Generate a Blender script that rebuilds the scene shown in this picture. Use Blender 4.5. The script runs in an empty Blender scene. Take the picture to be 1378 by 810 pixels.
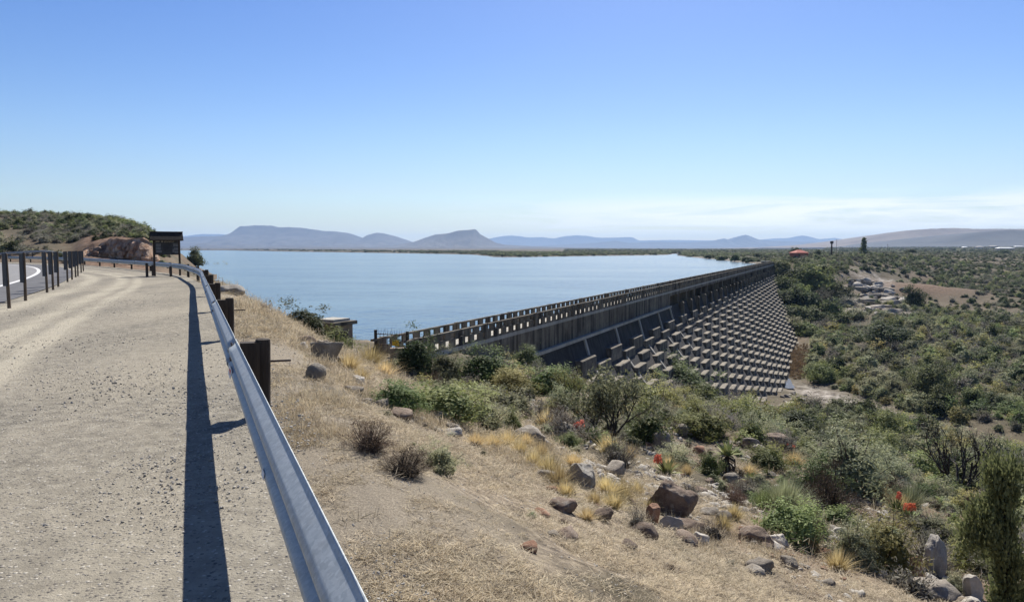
import bpy, math, random
import numpy as np
from mathutils import Vector

random.seed(7)
SC = bpy.context.scene
COL = SC.collection
R = math.radians
EYE = 1.6
FPX = 1000.0           # focal length in photograph pixels (1378 wide)
PITCH = R(4.0)

# ------------------------------------------------------------------ scene objects
def tag(o, label=None, cat=None, group=None, kind=None):
    if label: o['label'] = label
    if cat: o['category'] = cat
    if group: o['group'] = group
    if kind: o['kind'] = kind
    return o

def empty(name, loc, rz=0.0, label=None, cat=None, group=None):
    o = bpy.data.objects.new(name, None)
    o.empty_display_size = 0.3
    COL.objects.link(o)
    o.location = loc
    o.rotation_euler = (0, 0, rz)
    return tag(o, label, cat, group)

def link(name, me, parent=None):
    o = bpy.data.objects.new(name, me)
    COL.objects.link(o)
    if parent is not None: o.parent = parent
    return o

def mesh_np(name, V, F, mats=(), smooth=False, midx=None, tint=None, zone=None):
    """mesh from numpy arrays, all faces with the same corner count"""
    V = np.asarray(V, dtype=np.float32); F = np.asarray(F, dtype=np.int32)
    me = bpy.data.meshes.new(name)
    k = F.shape[1]
    me.vertices.add(len(V)); me.vertices.foreach_set('co', V.ravel())
    me.loops.add(F.size); me.loops.foreach_set('vertex_index', F.ravel())
    me.polygons.add(len(F))
    me.polygons.foreach_set('loop_start', np.arange(0, F.size, k, dtype=np.int32))
    if midx is not None: me.polygons.foreach_set('material_index', np.asarray(midx, dtype=np.int32))
    if smooth: me.polygons.foreach_set('use_smooth', np.ones(len(F), dtype=bool))
    for m in mats: me.materials.append(m)
    if tint is not None:
        a = me.attributes.new('tint', 'FLOAT', 'POINT'); a.data.foreach_set('value', np.asarray(tint, dtype=np.float32))
    if zone is not None:
        a = me.attributes.new('zone', 'FLOAT_COLOR', 'POINT'); a.data.foreach_set('color', np.asarray(zone, dtype=np.float32).ravel())
    me.update(calc_edges=True); me.validate()
    return me

class MB:
    """collects shapes and links them as one mesh object"""
    def __init__(self): self.v = []; self.f = []; self.mi = []; self.m = 0
    def add(self, vs, fs):
        b = len(self.v); self.v += [tuple(p) for p in vs]
        for f in fs: self.f.append([b + i for i in f]); self.mi.append(self.m)
    def box(self, c, s, rz=0.0, X=None):
        cx, cy, cz = c; sx, sy, sz = s[0]/2, s[1]/2, s[2]/2
        vs = []
        co, si = math.cos(rz), math.sin(rz)
        for dz in (-sz, sz):
            for dx, dy in ((-sx,-sy),(sx,-sy),(sx,sy),(-sx,sy)):
                vs.append((cx+dx*co-dy*si, cy+dx*si+dy*co, cz+dz))
        if X: vs = [X(*p) for p in vs]
        self.add(vs, [(3,2,1,0),(4,5,6,7),(0,1,5,4),(1,2,6,5),(2,3,7,6),(3,0,4,7)])
    def prism(self, poly, a, b, X):
        """polygon poly of (u,v) extruded from a to b; X(t,u,v) -> point"""
        n = len(poly)
        vs = [X(a, u, v) for u, v in poly] + [X(b, u, v) for u, v in poly]
        fs = [tuple(range(n))[::-1], tuple(range(n, 2*n))]
        for i in range(n):
            j = (i+1) % n
            fs.append((i, j, n+j, n+i))
        self.add(vs, fs)
    def tube(self, pts, rad, n=6, cap=True):
        pts = [Vector(p) for p in pts]; rings = []
        for i, p in enumerate(pts):
            d = (pts[min(i+1, len(pts)-1)] - pts[max(i-1, 0)])
            if d.length < 1e-9: d = Vector((0,0,1))
            d.normalize()
            a = d.orthogonal().normalized() if abs(d.z) > 0.95 else d.cross(Vector((0,0,1))).normalized()
            b = d.cross(a)
            r = rad[i] if isinstance(rad, (list, tuple)) else rad
            rings.append([p + (a*math.cos(t) + b*math.sin(t))*r for t in [2*math.pi*k/n for k in range(n)]])
        vs = [q for r_ in rings for q in r_]
        fs = []
        for i in range(len(pts)-1):
            for k in range(n):
                k2 = (k+1) % n
                fs.append((i*n+k, i*n+k2, (i+1)*n+k2, (i+1)*n+k))
        if cap:
            fs.append(tuple(range(n))[::-1]); fs.append(tuple(range((len(pts)-1)*n, len(pts)*n)))
        self.add(vs, fs)
    def mesh(self, name, mats, smooth=False):
        me = bpy.data.meshes.new(name)
        me.from_pydata(self.v, [], self.f)
        for m in (mats if isinstance(mats, (list, tuple)) else [mats]): me.materials.append(m)
        me.polygons.foreach_set('material_index', self.mi)
        if smooth: me.polygons.foreach_set('use_smooth', [True]*len(self.f))
        me.update()
        return me
    def build(self, name, mats, parent=None, smooth=False):
        return link(name, self.mesh(name, mats, smooth), parent)

# ------------------------------------------------------------------ numpy noise
def _hash(ix, iy, seed):
    h = (ix.astype(np.int64)*374761393 + iy.astype(np.int64)*668265263 + seed*1442695041) & 0xffffffff
    h = ((h ^ (h >> 13))*1274126177) & 0xffffffff
    return ((h ^ (h >> 16)) & 0xffff) / 65535.0
def vnoise(x, y, seed=0):
    x = np.asarray(x, float); y = np.asarray(y, float)
    ix = np.floor(x); iy = np.floor(y); fx = x-ix; fy = y-iy
    fx = fx*fx*(3-2*fx); fy = fy*fy*(3-2*fy)
    a = _hash(ix, iy, seed); b = _hash(ix+1, iy, seed); c = _hash(ix, iy+1, seed); d = _hash(ix+1, iy+1, seed)
    return (a*(1-fx)+b*fx)*(1-fy) + (c*(1-fx)+d*fx)*fy - 0.5
def fbm(x, y, seed=0, oct=4, gain=0.5):
    s = 0; a = 1.0
    for k in range(oct):
        s = s + a*vnoise(x*2**k+17.3*k, y*2**k-9.1*k, seed+k); a *= gain
    return s
def sst(a, b, x):
    t = np.clip((x-a)/(b-a), 0, 1); return t*t*(3-2*t)

# ------------------------------------------------------------------ layout of the place
UX, UY = 0.3955, 0.9184                     # direction of the dam wall, near end to far end
OX, OY = -6.46, 45.0                        # near end of the downstream parapet
def dam_sp(x, y):
    dx = x-OX; dy = y-OY
    return dx*UX+dy*UY, dx*UY-dy*UX
def DW(s, p, z): return (OX+s*UX+p*UY, OY+s*UY-p*UX, z)

def catmull(P, step):
    P = [np.array(p, float) for p in P]; out = []
    for i in range(len(P)-1):
        p0 = P[max(i-1, 0)]; p1 = P[i]; p2 = P[i+1]; p3 = P[min(i+2, len(P)-1)]
        n = max(2, int(np.linalg.norm(p2-p1)/step))
        for k in range(n):
            t = k/n
            out.append(0.5*((2*p1)+(-p0+p2)*t+(2*p0-5*p1+4*p2-p3)*t*t+(-p0+3*p1-3*p2+p3)*t**3))
    out.append(P[-1]); return np.array(out)
RAIL_CTRL = [(0.43+.4314*20, -20), (0.43, 0), (0.43-.4314*12, 12), (0.43-.4314*24, 24), (-13.4, 32), (-16.4, 38), (-19.2, 43.3),
             (-23.0, 49), (-27.6, 55.2), (-34.2, 63.5), (-42, 73), (-51, 82), (-59, 89), (-67, 94.5), (-76, 97), (-84, 94), (-90, 88)]
RAIL = catmull(RAIL_CTRL, 0.25)
RAILC = catmull(RAIL_CTRL, 4.0)
def rail_dist(x, y):
    """signed distance to the guardrail, positive on the lake side"""
    x = np.asarray(x, float); y = np.asarray(y, float)
    best = np.full(x.shape, 1e18); sg = np.ones(x.shape)
    for i in range(len(RAILC)-1):
        ax, ay = RAILC[i]; bx, by = RAILC[i+1]
        vx, vy = bx-ax, by-ay
        L2 = vx*vx+vy*vy
        t = ((x-ax)*vx+(y-ay)*vy)/L2
        t = np.clip(t, -1e9 if i == 0 else 0, 1e9 if i == len(RAILC)-2 else 1)
        dx = x-(ax+t*vx); dy = y-(ay+t*vy)
        d2 = dx*dx+dy*dy
        m = d2 < best
        best = np.where(m, d2, best)
        sg = np.where(m, np.sign(vy*dx - vx*dy), sg)
    return np.sqrt(best)*sg
def lin_N(x, y): return (x-0.43)*0.918 + y*0.396

WATER_Z = -6.0
SHORE = np.array([(-8.6, 46), (-10, 58), (-18, 72), (-30, 90), (-43, 108), (-62, 155), (-85, 215), (-140, 330), (-320, 600), (-900, 1500),
                  (-2100, 3600), (-1500, 3900), (-592, 2050), (-164, 1270), (-55, 1010), (-40, 905), (-24, 790), (-19, 715), (0, 690), (46, 755), (100, 830), (144, 870),
                  (200, 960), (262, 1200), (275, 1200), (215, 960), (193, 870), (176, 740), (159, 633), (148, 540), (134, 447), (126, 385),
                  (122.5, 352), (60, 206), (-4, 57.5)])
def shore_dist(x, y):
    """signed distance to the shoreline, positive inside the reservoir"""
    x = np.asarray(x, float); y = np.asarray(y, float)
    best = np.full(x.shape, 1e18); ins = np.zeros(x.shape, bool)
    n = len(SHORE)
    for i in range(n):
        ax, ay = SHORE[i]; bx, by = SHORE[(i+1) % n]
        vx, vy = bx-ax, by-ay
        t = np.clip(((x-ax)*vx+(y-ay)*vy)/(vx*vx+vy*vy), 0, 1)
        d2 = (x-ax-t*vx)**2+(y-ay-t*vy)**2
        best = np.minimum(best, d2)
        c = ((ay > y) != (by > y)) & (x < (bx-ax)*(y-ay)/((by-ay) if by != ay else 1e-9)+ax)
        ins ^= c
    return np.sqrt(best)*np.where(ins, 1, -1)

ZN_N = [-1e9, 0.7, 1.2, 5.3, 7.3, 11.6, 17, 24, 31, 44, 69, 91, 107, 125, 165, 191, 210, 266, 315, 430, 668, 1430, 2800, 6000, 30000]
ZN_Z = [-.05, -.05, -.16, -2.1, -2.75, -4.1, -5.4, -7.3, -9.9, -14.2, -20.4, -25.2, -27.2, -27.4, -26.2, -25, -23.8, -22, -19.5, -13.9, -8.0, -2.5, 7.0, 18, 30]
ROCKCH = [(120, 262), (128, 290), (139, 310), (150, 335), (168, 345), (180, 368), (188, 384)]
RIVER = [(76, 110), (66, 140), (63.5, 160), (66, 185), (76, 215), (92, 240), (120, 262)]
def poly_dist(x, y, P):
    best = np.full(np.shape(x), 1e18)
    for i in range(len(P)-1):
        ax, ay = P[i]; bx, by = P[i+1]; vx, vy = bx-ax, by-ay
        t = np.clip(((x-ax)*vx+(y-ay)*vy)/(vx*vx+vy*vy), 0, 1)
        best = np.minimum(best, (x-ax-t*vx)**2+(y-ay-t*vy)**2)
    return np.sqrt(best)

def H(x, y, fine=True):
    """height of the ground"""
    x = np.asarray(x, float); y = np.asarray(y, float)
    s, p = dam_sp(x, y)
    N = lin_N(x, y); dr = rail_dist(x, y)
    tp = -(x-0.43)*0.396 + y*0.918
    ang = np.where(y > 1, 689+1000*x/np.maximum(y, 1), np.where(x > 0, 1e4, -1e4))
    # downstream side: bank below the road, valley, far slopes
    q1 = sst(-14, 2, s)
    wd = sst(-7, 5, p)*(1-q1)+sst(-4.6, -3.2, p)*q1
    wd = np.where(s < -12, np.maximum(wd, sst(30, 14, tp)), wd)
    dN = dr + (N-dr)*sst(22, 34, tp)
    steep = sst(15, 34, tp)*np.interp(dr, [1.0, 4.0, 6.5, 10, 17], [0, .65, 1.75, 1.5, .3])
    zd = np.interp(dN, ZN_N, ZN_Z)-steep
    # abutment rise at the far end of the dam
    zab = np.interp(s, [200, 236, 290, 332, 360, 520, 800], [-26, -24.5, -15, -6.0, -4.6, -4.2, -3.4])
    wab = (1-sst(4+0.22*np.maximum(s-330, 0), 62+0.35*np.maximum(s-330, 0), p))*sst(205, 262, s)*(1-sst(700, 1300, s))
    zd = zd + (np.maximum(zab, zd)-zd)*wab
    # earth heap and rock channel on the far side
    zd = zd + 3.5*np.exp(-(((x-196)/24)**2+((y-352)/17)**2))
    zd = zd - 3.0*np.exp(-(poly_dist(x, y, ROCKCH)/11)**2)
    zd = zd - 1.2*np.exp(-(poly_dist(x, y, RIVER)/8)**2)
    # upstream, left: bank under the road and the hill
    zl = np.interp(dr, [-1e9, .7, 1.2, 5.3, 9, 14, 20, 40], [-.05, -.05, -.16, -2.1, -3.4, -5.0, -7, -12])-steep*sst(80, 55, y)
    C = np.interp(ang, [-900, -100, 0, 60, 120, 170, 205, 225, 245, 262, 280, 310], [8.9, 10.2, 10.2, 10.1, 9.4, 7.9, 5.4, 3.0, .2, -3, -6.5, -10])
    F = np.interp(ang, [-100, 60, 90, 215, 240, 265, 300], [.1, .1, -.7, -1.1, -2.2, -5.4, -9])
    t = np.clip((y-108)/82, 0, 1)
    hz = F+(C-F)*(1-(1-t)**1.7)
    cw = sst(88, 122, ang)*sst(218, 196, ang)
    hz = hz + cw*np.clip((y-115.2)/2.0, 0, 1)*np.interp(ang, [97, 112, 150, 195, 206, 217], [.3, 1.0, 2.0, 2.9, 2.6, .5])*(1-t)
    hz = hz - np.maximum(y-215, 0)*0.03
    wh = sst(62, 100, y)*sst(330, 290, ang)
    zl = np.where(wh > 0, np.maximum(zl, -12+(hz+12)*wh), zl)
    zp = -5.5 + 0.6*sst(0, 60, -shore_dist(x, y)) + np.interp(np.hypot(x, y), [0, 1000, 2500, 6000, 20000], [0, .2, 2.0, 8, 25])
    wl = np.where(y > 5, sst(-0.08, -0.16, x/np.maximum(y, 5)), 1.0)*sst(900, 600, y)
    zu = zp+(zl-zp)*wl
    z = zu+(zd-zu)*wd
    # the reservoir
    sd = shore_dist(x, y)
    up = np.where(s > -3, p < -2.6, p < .5)
    z = np.where(up & (sd > 0), np.minimum(z, WATER_Z-.05-.25*np.minimum(sd, 40)), z)
    z = np.where(up & (sd <= 0) & (y > 30), np.maximum(z, WATER_Z+np.minimum(.35, .05-.08*sd)), z)
    # small scale relief
    off = sst(.9, 2.2, dr)
    z = z + off*fbm(x/1.3, y/1.3, 11, 3)*.13
    z = z + sst(5, 14, dr)*fbm(x/7, y/7, 21, 3)*np.where(up, .3, .7)*np.where(s > -3, sst(3, 14, np.abs(p)), 1)
    far = sst(120, 400, np.hypot(x, y))
    z = z + far*np.where(sd > 0, 0, 1)*fbm(x/45, y/45, 31, 3)*np.where(up, 1.0, 3.0)*sst(0, 30, np.where(up, -sd, 30))
    # craggy cut face and stony slopes
    z = z + cw*wh*sst(110, 114, y)*sst(128, 118, y)*fbm(x/2.0, y/2.0, 41, 3)*.8
    rc = np.exp(-(poly_dist(x, y, ROCKCH)/14)**2)
    z = z + np.where(up, 0, rc)*(np.abs(fbm(x/6, y/3, 51, 3))*3.2-.6)
    return z

CP, SP_ = math.cos(PITCH), math.sin(PITCH)
def ray(px, py):
    u = (px-689)/FPX; v = (405-py)/FPX
    return np.array([u, CP+v*SP_, -SP_+v*CP])       # unit depth along the lens axis
_T = np.exp(np.linspace(math.log(1.2), math.log(9000), 5000))
def at(px, py):
    """the spot of ground seen at a pixel of the photograph"""
    d = ray(px, py); x = d[0]*_T; y = d[1]*_T; z = EYE+d[2]*_T
    b = z < H(x, y)
    i = int(np.argmax(b)) if b.any() else len(_T)-1
    return np.array([x[i], y[i], float(H(x[i:i+1], y[i:i+1])[0])])
def hz(x, y): return float(H(np.array([x]), np.array([y]))[0])
# ------------------------------------------------------------------ materials
class NT:
    def __init__(self, name):
        self.m = bpy.data.materials.new(name); self.m.use_nodes = True
        self.t = self.m.node_tree; self.t.nodes.clear()
        self.out = self.n('ShaderNodeOutputMaterial')
    def n(self, typ, **kw):
        nd = self.t.nodes.new(typ)
        for k, v in kw.items():
            if hasattr(nd, k): setattr(nd, k, v)
        return nd
    def l(self, a, b): self.t.links.new(a, b)
    def noise(self, vec, scale, detail=4, rough=.55, dist=0.0):
        nd = self.n('ShaderNodeTexNoise'); nd.inputs['Scale'].default_value = scale
        nd.inputs['Detail'].default_value = detail; nd.inputs['Roughness'].default_value = rough
        nd.inputs['Distortion'].default_value = dist
        if vec is not None: self.l(vec, nd.inputs['Vector'])
        return nd.outputs['Fac']
    def voro(self, vec, scale, feature='F1', out='Distance'):
        nd = self.n('ShaderNodeTexVoronoi', feature=feature); nd.inputs['Scale'].default_value = scale
        if vec is not None: self.l(vec, nd.inputs['Vector'])
        return nd.outputs[out]
    def ramp(self, fac, stops, interp='LINEAR'):
        nd = self.n('ShaderNodeValToRGB'); cr = nd.color_ramp; cr.interpolation = interp
        while len(cr.elements) < len(stops): cr.elements.new(.5)
        for e, (p, c) in zip(cr.elements, stops):
            e.position = p; e.color = (c, c, c, 1) if isinstance(c, (int, float)) else (*c, 1)
        self.l(fac, nd.inputs['Fac']); return nd.outputs['Color']
    def mix(self, fac, a, b, mode='MIX'):
        nd = self.n('ShaderNodeMix', data_type='RGBA', blend_type=mode)
        for sock, v in ((nd.inputs[0], fac), (nd.inputs[6], a), (nd.inputs[7], b)):
            if isinstance(v, (int, float)): sock.default_value = v
            elif isinstance(v, tuple): sock.default_value = (*v, 1)
            else: self.l(v, sock)
        return nd.outputs[2]
    def math(self, op, a, b=0.0, clamp=False):
        nd = self.n('ShaderNodeMath', operation=op, use_clamp=clamp)
        for i, v in enumerate((a, b)):
            if isinstance(v, (int, float)): nd.inputs[i].default_value = v
            else: self.l(v, nd.inputs[i])
        return nd.outputs[0]
    def attr(self, name, out='Fac'):
        nd = self.n('ShaderNodeAttribute', attribute_name=name); return nd.outputs[out]
    def pos(self): return self.n('ShaderNodeNewGeometry').outputs['Position']
    def obj(self): return self.n('ShaderNodeTexCoord').outputs['Object']
    def scale(self, vec, s):
        nd = self.n('ShaderNodeMapping'); nd.inputs['Scale'].default_value = s; self.l(vec, nd.inputs['Vector']); return nd.outputs[0]
    def bump(self, h, strength, dist):
        nd = self.n('ShaderNodeBump'); nd.inputs['Strength'].default_value = strength; nd.inputs['Distance'].default_value = dist
        self.l(h, nd.inputs['Height']); return nd.outputs[0]
    def finish(self, col, rough=.9, metal=0.0, normal=None, spec=.3, trans=0.0):
        b = self.n('ShaderNodeBsdfPrincipled')
        for k, v in (('Base Color', col), ('Roughness', rough), ('Metallic', metal)):
            if isinstance(v, tuple): b.inputs[k].default_value = (*v, 1)
            elif isinstance(v, (int, float)): b.inputs[k].default_value = v
            else: self.l(v, b.inputs[k])
        b.inputs['Specular IOR Level'].default_value = spec
        if normal is not None: self.l(normal, b.inputs['Normal'])
        sh = b.outputs[0]
        if trans > 0:
            tr = self.n('ShaderNodeBsdfTranslucent')
            if isinstance(col, tuple): tr.inputs[0].default_value = (*col, 1)
            else: self.l(col, tr.inputs[0])
            mx = self.n('ShaderNodeMixShader'); mx.inputs[0].default_value = trans
            self.l(sh, mx.inputs[1]); self.l(tr.outputs[0], mx.inputs[2]); sh = mx.outputs[0]
        self.l(sh, self.out.inputs['Surface'])
        return self.m

def simple_mat(name, c1, c2, scale=4.0, rough=.9, bump=.0, bscale=30, metal=0.0, spec=.3, coord='obj', stretch=(1,1,1), detail=5):
    t = NT(name); v = t.obj() if coord == 'obj' else t.pos()
    v = t.scale(v, stretch)
    c = t.ramp(t.noise(v, scale, detail, .6), [(.3, c1), (.7, c2)])
    nrm = t.bump(t.noise(v, bscale, 4, .6), bump, .02) if bump else None
    return t.finish(c, rough, metal, nrm, spec)

def leaf_mat(name, c1, c2, trans=.33, hv=.25, hue=.05):
    """two leaf colours spread leaf by leaf and bush by bush"""
    t = NT(name)
    rnd = t.n('ShaderNodeObjectInfo').outputs['Random']
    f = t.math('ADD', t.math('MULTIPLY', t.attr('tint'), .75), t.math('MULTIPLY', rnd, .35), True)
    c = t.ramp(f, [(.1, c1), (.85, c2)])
    hs = t.n('ShaderNodeHueSaturation')
    t.l(c, hs.inputs['Color'])
    t.l(t.math('ADD', t.math('MULTIPLY', rnd, 2*hv), 1-hv), hs.inputs['Value'])
    t.l(t.math('ADD', t.math('MULTIPLY', t.math('FRACT', t.math('MULTIPLY', rnd, 7.3)), hue), .5-hue/2), hs.inputs['Hue'])
    return t.finish(hs.outputs[0], .75, 0, None, .2, trans)

M = {}
M['leaf_dark'] = leaf_mat('dark_leaves', (.04, .058, .024), (.17, .195, .085))
M['leaf_green'] = leaf_mat('green_leaves', (.08, .115, .04), (.31, .345, .135))
M['leaf_olive'] = leaf_mat('olive_leaves', (.14, .152, .08), (.46, .46, .27))
M['leaf_grey'] = leaf_mat('grey_brown_twigs', (.14, .128, .10), (.42, .39, .31), .2)
M['leaf_yellow'] = leaf_mat('yellow_green_leaves', (.17, .165, .055), (.44, .41, .16))
M['straw'] = leaf_mat('dry_straw', (.25, .195, .125), (.66, .56, .39), .3, .2, .012)
M['gold'] = leaf_mat('golden_grass', (.36, .275, .12), (.70, .575, .32), .35, .2, .012)
M['deadbrown'] = leaf_mat('dead_brush', (.07, .05, .035), (.20, .15, .10), .1)
M['reed'] = leaf_mat('dry_reeds', (.14, .095, .05), (.34, .25, .15), .2, .2, .012)
M['aloe'] = leaf_mat('aloe_leaves', (.10, .14, .05), (.30, .32, .14), .1)
M['aloe_dry'] = simple_mat('dead_aloe_leaves', (.035, .025, .018), (.11, .075, .05), 6)
M['aloe_red'] = leaf_mat('aloe_flowers', (.72, .15, .08), (.95, .38, .26), .2, .1, .02)
M['bark'] = simple_mat('bark', (.05, .04, .032), (.15, .12, .095), 9)
M['bark_dark'] = simple_mat('dark_bark', (.022, .019, .017), (.07, .06, .055), 9)

def terrain_mat():
    t = NT('ground'); P = t.pos()
    z = t.n('ShaderNodeSeparateColor'); t.l(t.attr('zone', 'Color'), z.inputs[0])
    straw, rock, red = z.outputs[0], z.outputs[1], z.outputs[2]
    dust = t.attr('zone', 'Alpha')
    n1 = t.noise(P, .9, 7, .65); n2 = t.noise(P, 9, 6, .7); n3 = t.noise(P, .11, 5, .6); n4 = t.noise(P, 75, 5, .8)
    # general veld soil
    soil = t.ramp(n1, [(.3, (.065, .053, .038)), (.5, (.125, .10, .07)), (.72, (.20, .165, .12))])
    veld = t.ramp(n3, [(.36, (.07, .068, .04)), (.5, (.108, .096, .062)), (.64, (.18, .15, .10))])
    base = t.mix(.45, soil, veld)
    # dry straw litter: fine pale fibres over grey-brown earth
    fib = t.math('ADD', t.math('MULTIPLY', n4, .65), t.math('MULTIPLY', n2, .35))
    earth = t.ramp(n2, [(.38, (.06, .049, .04)), (.5, (.195, .157, .118)), (.62, (.37, .305, .225))])
    st = t.ramp(fib, [(.41, (.085, .068, .05)), (.49, (.29, .23, .155)), (.59, (.58, .485, .34))])
    big = t.noise(P, .55, 5, .65)
    strawc = t.mix(t.ramp(big, [(.42, .0), (.64, .8)]), earth, st)
    col = t.mix(straw, base, strawc)
    # pale bed rock and river gravel
    rk = t.ramp(t.noise(t.scale(P, (1, 1, 3)), .5, 8, .72), [(.36, (.07, .06, .05)), (.48, (.24, .21, .175)), (.62, (.48, .44, .39))])
    col = t.mix(rock, col, rk)
    rd = t.ramp(t.noise(t.scale(P, (1, 1, .35)), 1.1, 7, .7), [(.3, (.06, .04, .03)), (.5, (.19, .12, .08)), (.7, (.33, .24, .17))])
    col = t.mix(red, col, rd)
    # stony verge beside the road
    vg = t.ramp(t.noise(P, 60, 8, .85), [(.36, (.11, .092, .072)), (.5, (.25, .212, .16)), (.62, (.43, .37, .28))])
    col = t.mix(dust, col, vg)
    h = t.math('ADD', t.math('MULTIPLY', n2, .6), t.math('MULTIPLY', n4, .35))
    return t.finish(col, .95, 0, t.bump(h, .8, .03), .1)
M['ground'] = terrain_mat()

def gravel_mat():
    t = NT('gravel_road'); P = t.pos()
    big = t.noise(t.scale(P, (1, .35, 1)), .5, 5, .6); fine = t.noise(P, 55, 4, .8); mid = t.noise(P, 6, 6, .7)
    c = t.ramp(mid, [(.32, (.13, .118, .098)), (.5, (.245, .222, .178)), (.68, (.38, .345, .275))])
    c = t.mix(t.ramp(big, [(.4, 0.0), (.62, .55)]), c, (.44, .39, .30))
    tr = t.attr('zone', 'Fac')
    c = t.mix(t.math('MULTIPLY', tr, .8), c, (.50, .45, .345))
    st = t.voro(P, 42, 'F1'); stc = t.voro(P, 42, 'F1', 'Color')
    sep = t.n('ShaderNodeSeparateColor'); t.l(stc, sep.inputs[0])
    pebble = t.ramp(sep.outputs[0], [(.0, (.09, .085, .08)), (.45, (.26, .235, .2)), (.8, (.42, .38, .31)), (1.0, (.62, .58, .5))])
    msk = t.math('MULTIPLY', t.math('LESS_THAN', st, .42), t.math('GREATER_THAN', sep.outputs[1], .45))
    c = t.mix(t.math('MULTIPLY', msk, .8), c, pebble)
    c = t.mix(t.math('MULTIPLY', t.ramp(fine, [(.3, 1.0), (.42, 0.0)]), .6), c, (.11, .095, .075))
    h = t.math('ADD', t.math('MULTIPLY', t.math('SUBTRACT', 1.0, st), msk), t.math('MULTIPLY', fine, .7))
    h = t.math('ADD', h, t.math('MULTIPLY', mid, 1.0))
    return t.finish(c, .95, 0, t.bump(h, .9, .02), .1)
M['gravel'] = gravel_mat()

def concrete_mat(name, dark, light, streak=1.0, top=None):
    t = NT(name); P = t.pos()
    base = t.ramp(t.noise(P, .8, 7, .65), [(.3, dark), (.7, light)])
    sv = t.scale(P, (1.1, 1.1, .05))
    stk = t.ramp(t.noise(sv, 1.3, 4, .6), [(.44, 0.0), (.58, 1.0)])
    brk = t.ramp(t.noise(P, .35, 5, .6), [(.36, .2), (.52, 1.0)])
    c = t.mix(t.math('MULTIPLY', t.math('MULTIPLY', stk, brk), .85*streak), base, (.018, .017, .017))
    c = t.mix(t.ramp(t.noise(P, .12, 5, .6), [(.5, 0.0), (.75, .5)]), c, (.12, .085, .05))
    c = t.mix(t.math('MULTIPLY', t.ramp(t.noise(P, 6, 5, .7), [(.5, 0.0), (.7, 1.0)]), .35), c, (.07, .065, .06))
    h = t.noise(P, 3, 8, .65)
    return t.finish(c, .9, 0, t.bump(h, .5, .08), .2)
M['conc_wall'] = concrete_mat('stained_wall_concrete', (.135, .114, .084), (.27, .234, .176))
M['conc_face'] = concrete_mat('dark_spillway_concrete', (.028, .028, .030), (.065, .064, .064), .8)
M['conc_brown'] = concrete_mat('brown_spillway_concrete', (.10, .068, .04), (.18, .13, .08), .7)
M['conc_pale'] = concrete_mat('pale_concrete', (.36, .34, .29), (.52, .49, .43), .25)
def block_mat():
    t = NT('block_concrete'); P = t.pos()
    base = t.ramp(t.noise(P, .9, 6, .65), [(.3, (.15, .13, .10)), (.7, (.38, .335, .265))])
    vs_ = t.n('ShaderNodeSeparateColor'); t.l(t.voro(P, .16, 'F1', 'Color'), vs_.inputs[0])
    base = t.mix(t.math('MULTIPLY', vs_.outputs[0], .32), base, (.13, .112, .085))
    base = t.mix(t.ramp(t.noise(P, 2.2, 6, .7), [(.48, 0.0), (.64, .7)]), base, (.085, .075, .06))
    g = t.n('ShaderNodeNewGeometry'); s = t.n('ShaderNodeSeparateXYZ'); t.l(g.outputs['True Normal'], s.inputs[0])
    # sides of every block coloured darker: painted shade with streaky stain; tops stay pale
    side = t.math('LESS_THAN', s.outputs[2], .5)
    shade_stain = t.ramp(t.noise(t.scale(P, (1, 1, .25)), 1.2, 5, .6), [(.40, .75), (.60, .08)])
    c = t.mix(t.math('MULTIPLY', side, shade_stain), base, (.045, .043, .04))
    return t.finish(c, .9, 0, t.bump(t.noise(P, 4, 6, .65), .5, .05), .2)
M['block'] = block_mat()

def galv_mat():
    t = NT('galvanised_steel'); P = t.pos()
    sp = t.voro(P, 55, 'F1', 'Color'); s = t.n('ShaderNodeSeparateColor'); t.l(sp, s.inputs[0])
    f = t.math('ADD', t.math('MULTIPLY', s.outputs[0], .4), t.math('MULTIPLY', t.noise(P, 14, 6, .7), .6))
    c = t.ramp(f, [(.25, (.36, .39, .39)), (.6, (.47, .50, .50)), (.9, (.58, .61, .60))])
    scr = t.ramp(t.noise(t.scale(P, (9, 28, 60)), 4, 3, .7), [(.66, 0.0), (.74, 1.0)])
    c = t.mix(t.math('MULTIPLY', scr, .5), c, (.8, .82, .84))
    dirt = t.ramp(t.noise(P, 5, 6, .7), [(.5, 0.0), (.8, .5)])
    c = t.mix(dirt, c, (.25, .23, .20))
    return t.finish(c, t.ramp(f, [(.2, .5), (.9, .68)]), .25, t.bump(t.noise(P, 60, 4, .6), .12, .004), .5)
M['galv'] = galv_mat()
M['creosote'] = simple_mat('creosoted_timber', (.02, .016, .013), (.09, .068, .052), 5, .85, .6, 40, stretch=(1, 1, .15))
M['pole'] = simple_mat('weathered_pole', (.075, .055, .04), (.22, .165, .11), 6, .85, .5, 40, stretch=(1, 1, .12))
M['signback'] = simple_mat('dark_sign_back', (.018, .019, .022), (.045, .045, .05), 8, .6)
M['steel_dark'] = simple_mat('rusty_bolt', (.06, .045, .035), (.16, .12, .1), 20, .6, metal=.6)
M['white'] = simple_mat('white_paint', (.72, .72, .70), (.82, .82, .80), 12, .6)
M['redpaint'] = simple_mat('red_paint', (.5, .02, .02), (.62, .035, .03), 12, .5)
M['yellow'] = simple_mat('yellow_paint', (.6, .38, .02), (.72, .48, .03), 12, .5)
M['asphalt'] = simple_mat('asphalt', (.085, .085, .09), (.15, .148, .15), 1.2, .9, .4, 60, coord='pos', detail=8)
M['asphalt_lane'] = simple_mat('worn_asphalt', (.19, .185, .18), (.27, .265, .26), 1.2, .9, .4, 60, coord='pos', detail=8)
M['line'] = simple_mat('road_paint', (.55, .54, .52), (.78, .77, .75), 3, .8, coord='pos')
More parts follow.
